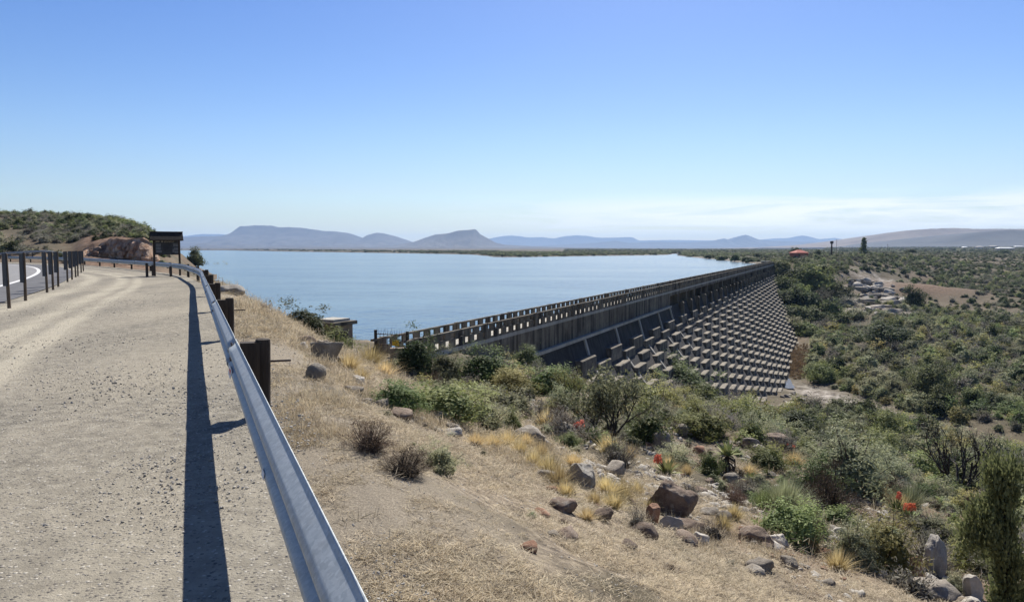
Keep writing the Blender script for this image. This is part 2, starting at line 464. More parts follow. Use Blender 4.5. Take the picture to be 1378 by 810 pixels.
def rock_mat(name, c1, c2, c3, lichen=(.42, .40, .34)):
    t = NT(name); v = t.obj(); P = t.pos()
    rnd = t.n('ShaderNodeObjectInfo').outputs['Random']
    c = t.ramp(t.noise(P, 3.0, 8, .7), [(.3, c1), (.5, c2), (.7, c3)])
    c = t.mix(t.ramp(t.noise(P, 11, 6, .75), [(.55, 0.0), (.68, .6)]), c, lichen)
    c = t.mix(t.ramp(t.noise(P, 5, 5, .7), [(.62, 0.0), (.72, .7)]), c, (.03, .027, .024))
    hs = t.n('ShaderNodeHueSaturation'); t.l(c, hs.inputs['Color'])
    t.l(t.math('ADD', t.math('MULTIPLY', rnd, .5), .75), hs.inputs['Value'])
    return t.finish(hs.outputs[0], .9, 0, t.bump(t.noise(P, 14, 8, .75), .8, .05), .2)
M['rock_grey'] = rock_mat('grey_rock', (.13, .11, .088), (.26, .225, .18), (.40, .36, .30), (.50, .47, .40))
M['rock_brown'] = rock_mat('brown_rock', (.09, .065, .048), (.21, .155, .115), (.34, .27, .21))
M['rock_pale'] = rock_mat('pale_rock', (.25, .22, .18), (.43, .39, .33), (.58, .54, .47), (.62, .60, .54))
M['rock_red'] = rock_mat('reddish_rock', (.15, .075, .045), (.27, .15, .095), (.40, .26, .18), (.36, .25, .17))
M['pebble'] = simple_mat('pebbles', (.19, .175, .15), (.58, .53, .45), 2.5, .95)
M['stonewall'] = simple_mat('hut_masonry', (.16, .12, .09), (.33, .26, .20), 5, .95, .8, 14)
M['roofred'] = simple_mat('red_roof', (.36, .07, .045), (.5, .12, .08), 2, .8)
M['plaster'] = simple_mat('pale_plaster', (.45, .40, .34), (.62, .57, .5), 2, .9)
M['redbrick'] = simple_mat('red_wall', (.32, .10, .07), (.42, .15, .10), 2, .9)
M['glass'] = simple_mat('dark_glass', (.01, .012, .015), (.02, .022, .026), 2, .15, spec=.5)
M['thatch'] = simple_mat('dark_thatch', (.018, .014, .011), (.06, .05, .042), 12, .95, .7, 30, stretch=(1, 1, 1))
M['board'] = simple_mat('board_face', (.028, .03, .032), (.055, .055, .06), 9, .5)
M['panelgrey'] = simple_mat('faded_panel', (.10, .105, .11), (.18, .18, .185), 14, .6)

# ------------------------------------------------------------------ sky, sun, camera
SUN_AZ, SUN_EL = R(12), R(43)
w = bpy.data.worlds.new('World'); SC.world = w; w.use_nodes = True
nt = w.node_tree; nt.nodes.clear()
def wn(t, **kw):
    n = nt.nodes.new(t)
    for k, v in kw.items(): setattr(n, k, v)
    return n
sky = wn('ShaderNodeTexSky', sky_type='NISHITA')
sky.sun_disc = False; sky.sun_elevation = SUN_EL; sky.sun_rotation = SUN_AZ
sky.altitude = 700; sky.air_density = 1.15; sky.dust_density = 0.5; sky.ozone_density = 3.0
bg = wn('ShaderNodeBackground'); bg.inputs['Strength'].default_value = SKY_STR = 0.078
wo = wn('ShaderNodeOutputWorld')
# thin cirrus low over the right-hand horizon
tc = wn('ShaderNodeTexCoord'); mp = wn('ShaderNodeMapping'); mp.inputs['Scale'].default_value = (3.2, 3.2, 34)
nt.links.new(tc.outputs['Generated'], mp.inputs['Vector'])
nz = wn('ShaderNodeTexNoise'); nz.inputs['Scale'].default_value = 1.6; nz.inputs['Detail'].default_value = 7; nz.inputs['Roughness'].default_value = .6; nz.inputs['Distortion'].default_value = .5
nt.links.new(mp.outputs[0], nz.inputs['Vector'])
sx = wn('ShaderNodeSeparateXYZ'); nt.links.new(tc.outputs['Generated'], sx.inputs[0])
def wmath(op, a, b=0.0, c=0.0, clamp=False):
    n = wn('ShaderNodeMath', operation=op, use_clamp=clamp)
    for i, v in enumerate((a, b, c)):
        if isinstance(v, (int, float)): n.inputs[i].default_value = v
        else: nt.links.new(v, n.inputs[i])
    return n.outputs[0]
def wmap(v, a, b, interp='SMOOTHSTEP'):
    n = wn('ShaderNodeMapRange', interpolation_type=interp); nt.links.new(v, n.inputs[0])
    n.inputs[1].default_value = a; n.inputs[2].default_value = b; return n.outputs[0]
band = wmath('MULTIPLY', wmap(sx.outputs[2], .012, .034), wmath('SUBTRACT', 1.0, wmap(sx.outputs[2], .044, .078)))
side = wmap(sx.outputs[0], -.16, .30)
cl = wmath('MULTIPLY', wmath('MULTIPLY', wmap(nz.outputs['Fac'], .34, .58), band), side)
cl = wmath('MULTIPLY', cl, .95)
mixc = wn('ShaderNodeMix', data_type='RGBA'); nt.links.new(cl, mixc.inputs[0])
hsv = wn('ShaderNodeHueSaturation'); hsv.inputs['Saturation'].default_value = 1.30; hsv.inputs['Hue'].default_value = .517
nt.links.new(sky.outputs[0], hsv.inputs['Color'])
# the dome deepens towards the zenith
zen = wmap(sx.outputs[2], .30, .75); zm = wn('ShaderNodeMix', data_type='RGBA', blend_type='MULTIPLY')
nt.links.new(wmath('MULTIPLY', zen, .62), zm.inputs[0]); nt.links.new(hsv.outputs[0], zm.inputs[6]); zm.inputs[7].default_value = (.15, .2, .3, 1)
# sky colour dimmed and tinted bluer towards the skyline, setting off the clouds
low_ = wmath('SUBTRACT', 1.0, wmap(sx.outputs[2], .0, .16)); lm = wn('ShaderNodeMix', data_type='RGBA', blend_type='MULTIPLY')
nt.links.new(low_, lm.inputs[0]); nt.links.new(zm.outputs[2], lm.inputs[6]); lm.inputs[7].default_value = (.79, .785, .88, 1)
nt.links.new(lm.outputs[2], mixc.inputs[6]); mixc.inputs[7].default_value = (10.2, 10.3, 10.6, 1)
nt.links.new(mixc.outputs[2], bg.inputs['Color']); nt.links.new(bg.outputs[0], wo.inputs[0])

sun = bpy.data.lights.new('sun', 'SUN'); sun.energy = 5.0; sun.angle = R(.53); sun.color = (1, .955, .88)
so = bpy.data.objects.new('sun', sun); COL.objects.link(so)
sd_ = Vector((math.sin(SUN_AZ)*math.cos(SUN_EL), math.cos(SUN_AZ)*math.cos(SUN_EL), math.sin(SUN_EL)))
so.rotation_euler = sd_.to_track_quat('Z', 'Y').to_euler()

cam = bpy.data.cameras.new('camera'); co_ = bpy.data.objects.new('camera', cam); COL.objects.link(co_)
cam.sensor_width = 36; cam.lens = 36*FPX/1378; cam.clip_start = .05; cam.clip_end = 90000
co_.location = (0, 0, EYE); co_.rotation_euler = (R(90)-PITCH, 0, 0)
SC.camera = co_
SC.view_settings.view_transform = 'Standard'; SC.view_settings.look = 'None'
SC.view_settings.gamma = 1.0; SC.view_settings.exposure = 0.55; SC.view_settings.use_curve_mapping = False
SC.render.engine = 'CYCLES'
SC.cycles.max_bounces = 6; SC.cycles.diffuse_bounces = 3; SC.cycles.glossy_bounces = 2; SC.cycles.transmission_bounces = 2
SC.cycles.volume_bounces = 1; SC.cycles.caustics_reflective = False; SC.cycles.caustics_refractive = False

# air between here and the mountains
hb = MB(); hb.box((0, 11600, 190), (46000, 24000, 480))
vm = bpy.data.materials.new('haze'); vm.use_nodes = True; vt = vm.node_tree; vt.nodes.clear()
vo = vt.nodes.new('ShaderNodeOutputMaterial'); vp = vt.nodes.new('ShaderNodeVolumePrincipled')
vp.inputs['Color'].default_value = (.42, .64, 1.0, 1); vp.inputs['Density'].default_value = HAZE_D = 4.7e-5; vp.inputs['Anisotropy'].default_value = .2
vt.links.new(vp.outputs[0], vo.inputs['Volume'])
tag(hb.build('haze', vm), kind='stuff')

# ------------------------------------------------------------------ ground
def terrain():
    a1 = np.radians(np.arange(-56, 56.001, .17)); a2 = np.radians(np.arange(59, 301.1, 4.0))
    A = np.concatenate([a1, a2]); nA = len(A)
    Rr = np.concatenate([[.4], np.exp(np.linspace(math.log(1.0), math.log(21500), 760))])
    rr, aa = np.meshgrid(Rr, A, indexing='ij')
    x = rr*np.sin(aa); y = rr*np.cos(aa)
    y = np.where(y < -300, -300+(y+300)*.0, y)
    x = np.clip(x, -21500, 21500); y = np.clip(y, -300, 23000)
    z = H(x, y)
    # sink below the road sheets
    dr = rail_dist(x, y)
    ang = np.where(y > 1, 689+1000*x/np.maximum(y, 1), np.where(x > 0, 1e4, -1e4))
    s, p = dam_sp(x, y); N = lin_N(x, y); sd = shore_dist(x, y)
    road = sst(.30, .05, dr)*(y < 100)
    z = z - .05*road
    # colour zones (what the ground is made of)
    straw = sst(.5, 1.6, dr)*sst(-.42, .02, fbm(x/.9, y/.9, 15, 4))*sst(9.5, 5.5, dr+2.5*fbm(x/2.5, y/2.5, 5, 3))*(y < 80)
    straw = np.maximum(straw, .75*sst(.05, .3, fbm(x/5, y/5, 77, 3))*sst(4, 8, dr)*(N < 45)*(y > 0)*sst(120, 60, y))
    river = np.exp(-(poly_dist(x, y, RIVER)/4.5)**2)*(p > 8)*sst(126, 144, y)
    rockc = np.exp(-(poly_dist(x, y, ROCKCH)/9)**2)*sst(-.15, .2, fbm(x/9, y/5, 61, 3))*sst(262, 300, y)
    rock = np.clip(np.maximum(river*sst(175, 150, y)*1.3, rockc*1.3), 0, 1)
    rock = np.maximum(rock, .55*sst(0, 14, 14-np.abs(sd+5))*(x > 100)*(y > 300)*(p < 0))
    cw = sst(84, 125, ang)*sst(226, 200, ang)*sst(100, 106, y)*sst(142, 124, y)*(x < -20)
    heap = .8*np.exp(-(((x-196)/25)**2+((y-352)/17)**2))
    hill = .5*sst(-.25, .2, fbm(x/9, y/9, 71, 3))*(y > 95)*(y < 400)*(x < -.2*y)
    track = np.exp(-((y-470-.1*(x-300))/7)**2)*(x > 225)*(x < 600)
    patch = .6*sst(.1, .35, fbm(x/14, y/14, 91, 3))*(p > 0)*(np.hypot(x, y) > 90)
    red = np.clip(np.maximum.reduce([cw, heap, hill, .6*track, patch*.4, .5*sst(.0, .3, fbm(x/3, y/3, 93, 3))*(N > 6)*(N < 40)*(y > 0)*(y < 45)]), 0, 1)
    verge = sst(1.9, .7, dr+.8*fbm(x/1.2, y/1.2, 8, 3))*sst(-2, 0, dr)
    tan = sst(2000, 900, np.hypot(x, y))
    zone = np.stack([np.clip(straw, 0, 1), rock, red, np.clip(verge, 0, 1)], -1).reshape(-1, 4)
    n = len(Rr)
    i, j = np.meshgrid(np.arange(n-1), np.arange(nA), indexing='ij')
    j2 = (j+1) % nA
    F = np.stack([i*nA+j, i*nA+j2, (i+1)*nA+j2, (i+1)*nA+j], -1).reshape(-1, 4)[:, ::-1]
    V = np.stack([x, y, z], -1).reshape(-1, 3)
    cap = [[k, (k+1) % nA, len(V)] for k in range(nA)]
    V = V
    me = mesh_np('ground', V, F, [M['ground']], True, zone=zone)
    return tag(link('ground', me), kind='structure')
terrain()

def ruled(name, A, B, nu, nv, z0, mat, amp=0.0, zonef=None):
    A = np.array(A, float); B = np.array(B, float)
    def res(P, n):
        d = np.concatenate([[0], np.cumsum(np.hypot(*np.diff(P, axis=0).T))]); t = np.linspace(0, d[-1], n)
        return np.stack([np.interp(t, d, P[:, 0]), np.interp(t, d, P[:, 1])], -1)
    a = res(A, nu); b = res(B, nu)
    f = np.linspace(0, 1, nv)[None, :, None]
    XY = a[:, None]*(1-f)+b[:, None]*f
    x, y = XY[..., 0], XY[..., 1]
    z = z0+amp*fbm(x/1.5, y/3.0, 3, 3)
    V = np.stack([x, y, z], -1).reshape(-1, 3)
    i, j = np.meshgrid(np.arange(nu-1), np.arange(nv-1), indexing='ij')
    F = np.stack([i*nv+j, i*nv+j+1, (i+1)*nv+j+1, (i+1)*nv+j], -1).reshape(-1, 4)
    zn = None
    if zonef is not None:
        g = zonef(x, y).reshape(-1); zn = np.stack([g, g, g, g*0+1], -1)
    me = mesh_np(name, V, F, [mat], True, zone=zn)
    if me.polygons[0].normal.z < 0: me.flip_normals()
    return tag(link(name, me), kind='structure')
def offset(P, d):
    P = np.array(P, float); T = np.gradient(P, axis=0); T /= np.linalg.norm(T, axis=1)[:, None]
    return P+np.stack([T[:, 1], -T[:, 0]], -1)*d
ROAD_OUT = catmull([(-9, -24), (-8.2, -12), (-8.3, 0), (-10.6, 11), (-14.6, 20.8), (-20, 32.6), (-26.6, 45), (-33.6, 56.5), (-41, 67), (-48.5, 75.5), (-56, 81), (-64, 83), (-72, 80), (-78, 72)], 1.0)
RL = offset(RAIL, .12)
RL = RL[(RL[:, 1] > -18)]
RL = RL[: np.argmax(RL[:, 0] < -62)]
AO = ROAD_OUT[(ROAD_OUT[:, 1] > -18)]
AO = AO[: np.argmax(AO[:, 0] < -60)]
# wheel tracks worn into the lay-by
def tracks(x, y):
    d = -rail_dist(x, y)
    g = 0
    for c, wd in ((2.3, .22), (3.0, .3), (4.4, .35), (5.6, .3), (6.3, .4), (7.9, .5), (9.4, .35)):
        g = np.maximum(g, np.exp(-((d-c-.35*np.sin(y/9.0)-.012*y)/wd)**2))
    return np.clip(g*(1.0+1.2*fbm(x/.8, y/5.0, 9, 3)), 0, 1)
ruled('gravel_road', AO, RL, 420, 110, .012, M['gravel'], .022, tracks)
ruled('asphalt_shoulder', ROAD_OUT, offset(ROAD_OUT, -2.0), 160, 6, .030, M['asphalt'])
ruled('asphalt_road', offset(ROAD_OUT, -2.0), offset(ROAD_OUT, -9.2), 160, 10, .030, M['asphalt_lane'])
ruled('edge_line', offset(ROAD_OUT, -1.9), offset(ROAD_OUT, -2.12), 160, 2, .036, M['line'])
ruled('inner_edge_line', offset(ROAD_OUT, -8.7), offset(ROAD_OUT, -8.86), 160, 2, .036, M['line'])

# ------------------------------------------------------------------ water
def water_mat():
    t = NT('water'); P = t.pos()
    big = t.noise(t.scale(P, (.005, .011, 1)), 2.2, 6, .62, .6)
    c = t.ramp(big, [(.35, (.045, .085, .11)), (.65, (.07, .115, .14))])
    w1 = t.noise(t.scale(P, (.8, .5, 1)), 1.6, 4, .6); w2 = t.noise(P, .25, 3, .6)
    h = t.math('ADD', t.math('MULTIPLY', w1, .35), w2)
    b = t.n('ShaderNodeBump'); b.inputs['Distance'].default_value = .35
    t.l(t.ramp(big, [(.40, .12), (.60, 1.0)]), b.inputs['Strength'])
    t.l(h, b.inputs['Height'])
    return t.finish(c, .16, 0, b.outputs[0], .36)
M['water'] = water_mat()
wb = MB()
wb.add([DW(-40, -2.3, WATER_Z), DW(9000, -2.3, WATER_Z), DW(9000, -9000, WATER_Z), DW(-40, -9000, WATER_Z)], [(0, 1, 2, 3)])
tag(wb.build('water', M['water']), kind='structure')
pm = NT('pool_water'); pmm = pm.finish((.10, .085, .06), .22, 0, pm.bump(pm.noise(pm.pos(), 1.5, 3), .5, .12), .3)
pb = MB(); pz = hz(64.5, 164)
pb.add([(61.0+2.4*math.cos(a)*(1+.25*math.sin(3*a))+.12*9*math.sin(a), 167+9*math.sin(a), pz+.5) for a in [2*math.pi*k/28 for k in range(28)]], [tuple(range(28))])
tag(pb.build('stream_pool', pmm), kind='structure')

# ------------------------------------------------------------------ mountains
def ridge(name, D, W, prof, col, seed, base=10.0, rough=.34, back=2500):
    pts = np.array(prof, float)
    px = np.linspace(pts[0, 0], pts[-1, 0], 520)
    cr = np.interp(px, pts[:, 0], pts[:, 1])
    rows = np.concatenate([np.linspace(0, 1, 60), 1+np.linspace(.08, 1, 8)])
    xs = (px-689)/FPX*D
    zc = EYE+(335-cr)/FPX*D
    zc = zc + (vnoise(xs/90, xs*0, seed)*.03+vnoise(xs/35, xs*0, seed+3)*.015)*np.maximum(zc-base, 0)
    u, X = np.meshgrid(rows, xs, indexing='ij')
    Z = np.broadcast_to(zc, X.shape)
    Y = np.where(u <= 1, D-W*(1-u), D+(u-1)*back)
    t = np.clip(u, 0, 1)
    sh = .30*t+.25*t**3+.45*t**9
    g = np.abs(fbm(X/420, Y/1400, seed, 4))*1.3+.7*np.abs(fbm(X/130, Y/500, seed+9, 3))
    z = base+(Z-base)*sh
    z = z-rough*np.maximum(Z-base, 0)*g*4*t*(1-t)
    z = np.where(u > 1, base+(Z-base)*(1-(u-1)**1.5*1.1), z)
    z = np.where(u == 0, -8, z)
    nA = len(xs); n = len(rows)
    i, j = np.meshgrid(np.arange(n-1), np.arange(nA-1), indexing='ij')
    F = np.stack([i*nA+j, i*nA+j+1, (i+1)*nA+j+1, (i+1)*nA+j], -1).reshape(-1, 4)
    m = simple_mat(name+'_rock', col[0], col[1], .004, .95, .5, .02, coord='pos', detail=8)
    me = mesh_np(name, np.stack([X, Y, z], -1).reshape(-1, 3), F, [m], True)
    return tag(link(name, me), kind='structure')
brown = ((.05, .042, .034), (.105, .088, .066)); dk = ((.035, .033, .028), (.075, .066, .05)); tanm = ((.12, .085, .055), (.21, .155, .10))
ridge('far_mountains', 19500, 5200, [(-300, 330), (100, 326), (230, 320), (262, 316.5), (272, 315), (300, 315.5), (330, 319), (480, 324), (560, 326), (600, 325), (640, 325), (655, 322), (672, 318.5), (688, 316.8), (700, 318), (711, 319.6), (728, 319.2), (745, 321), (757, 318.5), (771, 316.8), (788, 317.3), (804, 320), (830, 319.8), (850, 319), (859, 323.8), (880, 323.4), (908, 323), (940, 323.6), (966, 323.5), (1018, 323), (1040, 321), (1060, 320.5), (1078, 317), (1086, 318), (1100, 322), (1121, 320.3), (1142, 323.4), (1200, 322), (1500, 326)], dk, 3, 20)
ridge('middle_mountains', 15000, 3600, [(560, 334), (690, 333), (760, 329), (800, 327), (828, 324), (845, 327), (880, 325.5), (930, 326), (960, 324), (974, 321), (982, 323.5), (992, 319), (1002.7, 316.2), (1010, 318.5), (1020, 322.5), (1045, 324.5), (1100, 326), (1160, 329), (1300, 333)], dk, 13, 15)
ridge('table_mountain', 11500, 4600, [(-300, 326), (100, 322), (225, 319), (262, 318.8), (300, 317.2), (312, 314), (319, 308), (325, 304.3), (345, 303.6), (367, 303.7), (374, 306.2), (403, 306.3), (418, 308.5), (433, 310.6), (452, 311.5), (469, 313.5), (478, 317), (487, 321), (495, 316.5), (508, 313.2), (518, 314.5), (528, 316.8), (544, 322), (554, 325.8), (575, 328), (640, 331), (760, 334)], brown, 23, 12)
ridge('flat_topped_hill', 9200, 2600, [(470, 334), (530, 330), (556, 326), (570, 321), (586, 315.8), (600, 314.2), (609, 313), (617, 310.4), (630, 309.8), (638, 308.6), (641, 309.2), (646, 314.8), (658, 321.5), (668, 327), (680, 329.5), (720, 331.5), (800, 334)], brown, 33, 8)
ridge('brown_hills', 6800, 2700, [(1040, 334.5), (1100, 331), (1142, 326), (1165, 321.5), (1181, 318), (1205, 313.5), (1225, 310.3), (1243, 308.4), (1267, 307.4), (1320, 308), (1378, 308.6), (1500, 309), (1700, 316)], tanm, 43, 14, .12)
ridge('near_brown_hill', 5000, 1700, [(1170, 335), (1230, 331.5), (1267, 327), (1290, 320.5), (1306, 316), (1326, 312.5), (1345, 310.4), (1358, 309.5), (1378, 310.5), (1440, 315), (1520, 321), (1650, 330)], dk, 53, 14, .12)
# ------------------------------------------------------------------ the dam
DL = 334.0; TOP = EYE-5.6; DECK = TOP-1.15; SPILL0, SPILL1 = 79.5, 318.0
dam = empty('dam', DW(0, 0, DECK), 0, 'long concrete gravity dam with pierced parapets and rows of baffle blocks on its spillway', 'dam')
base_inv = dam.location.copy()
def dbuild(mb, name, mat, smooth=False):
    mb.v = [(x-base_inv.x, y-base_inv.y, z-base_inv.z) for x, y, z in mb.v]
    return mb.build(name, mat, dam, smooth)
XP = lambda t, u, v: DW(t, u, v)          # extrude along the dam, (u,v) = (p,z)
def sbox(mb, s0, s1, p0, p1, z0, z1):
    mb.prism([(p0, z0), (p1, z0), (p1, z1), (p0, z1)], s0, s1, XP)
# pierced parapets
PITCH_O = 1.45
def parapet(p0, p1):
    mb = MB(); n = int(DL/PITCH_O)
    zt = TOP
    for k in range(0, int(DL/12)+1):
        a = k*12.0; b = min(a+11.985, DL)
        if b <= a: continue
        jz = random.uniform(-.012, .012)
        sbox(mb, a, b, p0-.03, p1+.03, zt-.13+jz, zt+jz)                # coping
        sbox(mb, a, b, p0, p1, zt-.62, zt-.52)                           # band between the rows
        sbox(mb, a, b, p0, p1, zt-1.15, zt-1.02)                          # foot
    for k in range(n):
        s = k*PITCH_O
        sbox(mb, s+.66, s+PITCH_O, p0+.004, p1-.004, zt-.522, zt-.128)
        s2 = s+PITCH_O*.5
        sbox(mb, s2+.66, s2+PITCH_O, p0+.004, p1-.004, zt-1.022, zt-.618)
    sbox(mb, 0, PITCH_O*.5, p0+.004, p1-.004, zt-1.022, zt-.618)
    for k in range(int(DL/10.15)+1):                                     # thicker posts
        s = k*10.15+.7*PITCH_O
        sbox(mb, s, s+.5, p0-.05, p1+.05, zt-1.15, zt+.03)
    return mb
dbuild(parapet(-.14, 0.0), 'downstream_parapet', M['conc_wall'])
dbuild(parapet(-2.54, -2.4), 'upstream_parapet', M['conc_wall'])
# walkway deck and upstream body
mb = MB(); sbox(mb, 0, DL, -2.62, .012, DECK-.30, DECK-.002); dbuild(mb, 'walkway_deck', M['conc_pale'])
mb = MB(); sbox(mb, 0, DL, -2.9, -1.25, -15, DECK-.302); dbuild(mb, 'upstream_wall', M['conc_face'])
# solid abutment wall and ledge
mb = MB()
sbox(mb, 0, SPILL0, -1.245, -.06, -12, DECK-.302)
for k in range(11):                                                      # poured panels
    a = k*7.3; sbox(mb, a+.03, min(a+7.27, SPILL0-.3), -.058, -.02+random.uniform(-.008, .008), -7.4, DECK-.303)
sbox(mb, SPILL0-.28, SPILL0+.5, -1.246, .05, -12, DECK-.303)
dbuild(mb, 'abutment_wall', M['conc_wall'])
mb = MB(); sbox(mb, 0, SPILL0+.2, -.055, .42, -7.72, -7.42); dbuild(mb, 'ledge', M['conc_pale'])
mb = MB(); sbox(mb, SPILL1, DL, -1.245, -.03, -14, DECK-.302); dbuild(mb, 'far_abutment_wall', M['conc_wall'])
# battered face
def face_p(z):
    q = -7.4-z
    return np.interp(q, [0, .3, 3.0, 19.4, 24], [.05, .12, .9, 13.6, 17.2])
def facemesh(s0, s1, zs, ps, step=3.0):
    n = int((s1-s0)/step)+1; S = np.linspace(s0, s1, n)
    V = []; m = len(zs)
    for s in S:
        for z, p in zip(zs, ps): V.append(DW(s, p, z))
    mb = MB(); fs = []
    for i in range(n-1):
        for j in range(m-1):
            fs.append((i*m+j, i*m+j+1, (i+1)*m+j+1, (i+1)*m+j))
    mb.add(V, fs); return mb
zs = [-7.5, -7.7, -8.6, -9.5, -10.4, -12, -14, -17, -20, -23, -26, -29, -31.4]
dbuild(facemesh(0, DL, zs, [float(face_p(z))-.02 for z in zs]), 'downstream_face', M['conc_face'])
for s in (35, 47, 58.6, 70.5, 79.3):
    mb = MB(); Z = (-7.73, -10.4, -14.2); vs = []
    for z_ in Z:
        p_ = float(face_p(z_))
        vs += [DW(s-.25, p_-.1, z_), DW(s-.25, p_+.14, z_+.08), DW(s+.25, p_+.14, z_+.08), DW(s+.25, p_-.1, z_)]
    fs = [(0, 1, 2, 3), (11, 10, 9, 8)]
    for k in range(2):
        for i in range(4):
            j = (i+1) % 4; fs.append((k*4+i, (k+1)*4+i, (k+1)*4+j, k*4+j))
    mb.add(vs, fs); dbuild(mb, 'face_rib', M['conc_pale'])
# spillway: recessed crest wall, ogee, piers
mb = MB(); sbox(mb, SPILL0+.5, SPILL1, -1.246, -.95, -12, DECK-.9); dbuild(mb, 'crest_wall', M['conc_brown'])
og = [(-.95, -7.9), (-.7, -8.0), (-.25, -8.35), (.3, -9.0), (.95, -9.95), (1.5, -10.9), (2.0, -11.6)]
dbuild(facemesh(SPILL0+.5, SPILL1, [z for p, z in og], [p for p, z in og]), 'spillway_crest', M['conc_face'], True)
mb = MB(); sbox(mb, SPILL0+.5, SPILL1, -.18, -.02, DECK-.78, DECK-.303); dbuild(mb, 'deck_beam', M['conc_wall'])
pier = [(-1.2, DECK-.31), (-.03, DECK-.31), (-.03, -7.15), (.75, -7.2), (.98, -7.45), (1.05, -9.2), (1.75, -11.3), (1.0, -11.4), (-1.2, -9.0)]
k = 0; s = SPILL0+7.9
pm_ = MB(); pm_.prism(pier, -.3, .3, XP)
pier_me = None
while s < SPILL1-2:
    if pier_me is None:
        v0 = DW(0, 0, 0)
        pm_.v = [(x-v0[0], y-v0[1], z) for x, y, z in pm_.v]
        pier_me = pm_.mesh('pier', M['conc_wall'])
    o = link('pier', pier_me, dam)
    c = DW(s, 0, 0); o.location = (c[0]-base_inv.x, c[1]-base_inv.y, -base_inv.z)
    s += 7.9
# baffle blocks
BL_A, BL_L, ROWH = 10.6, 4.7, .95
blk = MB()
hl = BL_L/2
def block_mesh(name, jit):
    r = random.Random(jit); b = MB(); e = .07
    def q(t): return r.uniform(-t, t)
    # profile: flat top, upright face, underside running back into the dam
    prof = [(-.75, .0), (.66+q(.05), .0+q(.03)), (.75, -.08), (.77+q(.04), -1.55), (.7, -1.65), (.0, -1.6)]
    n = len(prof)
    X0 = DW(0, 0, 0)
    rings = [(-hl, .93), (-hl+.08, 1.0), (hl-.08, 1.0), (hl, .93)]
    vs = []
    for t, sc in rings:
        for u, v in prof:
            uu = u if u < 0 else (u*sc if sc < 1 else u)
            vv = v-(.05 if sc < 1 and v > -.05 else 0)
            a = DW(t, uu, vv); vs.append((a[0]-X0[0], a[1]-X0[1], vv))
    fs = [tuple(range(n))[::-1], tuple(range(3*n, 4*n))]
    for k in range(3):
        for i in range(n):
            j = (i+1) % n; fs.append((k*n+i, k*n+j, (k+1)*n+j, (k+1)*n+i))
    b.add(vs, fs)
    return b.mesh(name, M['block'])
bmeshes = [block_mesh('baffle_block', i) for i in range(6)]
cand = []
for r_ in range(20):
    zt = -7.4-2.05-r_*ROWH
    p = float(face_p(zt))
    s = (BL_A/2 if r_ % 2 else 0)+33.0
    while s < 316:
        x, y, _ = DW(s, p+.9, zt); g = float(H(np.array([x]), np.array([y]))[0])
        ok = g < zt+.1
        if s < SPILL0-1 and zt > -11.4 and r_ > 0: ok = ok and True
        x0, y0, _ = DW(s, p, zt)
        if ok: cand.append((s, p, zt, math.hypot(x0, y0)))
        s += BL_A
cand.sort(key=lambda c: c[3])
vis = [c for c in cand if c[0] > 70 or c[2] > -13]
rest = MB(); nb = 0
BM_DATA = [([tuple(v.co) for v in m.vertices], [tuple(f.vertices) for f in m.polygons]) for m in bmeshes]
first = vis[:100]
for i, c in enumerate(cand):
    s, p, zt, d = c
    ds = random.uniform(-.12, .12); dz = random.uniform(-.06, .06); sc = random.uniform(.95, 1.04)
    if c in first:
        o = link('baffle_block', bmeshes[i % 6], dam)
        l = DW(s+ds, p-.02, zt+dz); o.location = (l[0]-base_inv.x, l[1]-base_inv.y, l[2]-base_inv.z); o.scale = (sc, sc, random.uniform(.93, 1.05))
    else:
        V, F = BM_DATA[i % 6]; l = DW(s+ds, p-.02, zt+dz)
        rest.add([(v[0]*sc+l[0], v[1]*sc+l[1], v[2]+l[2]) for v in V], F)
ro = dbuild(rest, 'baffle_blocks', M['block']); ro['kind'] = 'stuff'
# gate and notice at the near end of the walkway
gate = empty('walkway_gate', DW(.4, -1.3, DECK), math.atan2(UY, UX), 'steel walkway gate with a yellow notice and spikes at the near end of the dam', 'gate')
g = MB()
for i in range(9): g.tube([(0, -1.1+i*.275, 0), (0, -1.1+i*.275, 1.5)], .018, 5)
for z_ in (.15, .8, 1.45): g.box((0, 0, z_), (.03, 2.3, .05))
g.build('bars', M['steel_dark'], gate)
for yy in (-1.15, 1.15):
    g = MB(); g.box((0, yy, .85), (.14, .14, 1.7)); g.build('gate_post', M['creosote'], gate)
g = MB(); g.box((-.05, -.35, .95), (.02, .5, .36)); g.build('notice', M['yellow'], gate)
g = MB()
for i in range(14):
    a = -1.1+i*.17; g.tube([(0, a, 1.46), (random.uniform(-.12, .12), a+random.uniform(-.1, .1), 1.85)], [.012, .004], 4)
g.build('spikes', M['steel_dark'], gate)
# masonry wing beside the gate
mb = MB(); mb.box((0, 0, 0), (.5, 2.2, 1.5)); o = mb.build('wing_wall', M['stonewall']); o.location = DW(-.6, .55, DECK+.1); o.rotation_euler = (0, 0, math.atan2(UY, UX)+.5)
tag(o, 'short brown masonry wing wall at the near end of the dam parapet', 'wall')

# gauge hut by the water
a = ray(450, 447); hutY = 41.0
hx, hy = a[0]*hutY, a[1]*hutY
hzv = EYE+ray(450, 424)[2]*hutY
hut = empty('gauge_hut', (hx, hy, hzv-2.45), R(-28), 'small masonry gauge hut with a flat concrete slab roof above the water', 'hut')
mb = MB(); mb.box((0, 0, 1.0), (1.5, 1.7, 2.0)); mb.build('wall', M['stonewall'], hut)
mb = MB(); mb.box((0, 0, 2.1), (1.95, 2.1, .2)); rf = mb.build('roof', M['conc_wall'], hut); hut.scale = (.88, .88, .97)
mb = MB(); mb.box((-.1, 0, 2.27), (1.45, 1.5, .13)); mb.build('roof_slab', M['conc_pale'], rf)
mb = MB(); mb.box((.76, 0, .85), (.05, .75, 1.6)); mb.build('door', M['creosote'], hut)

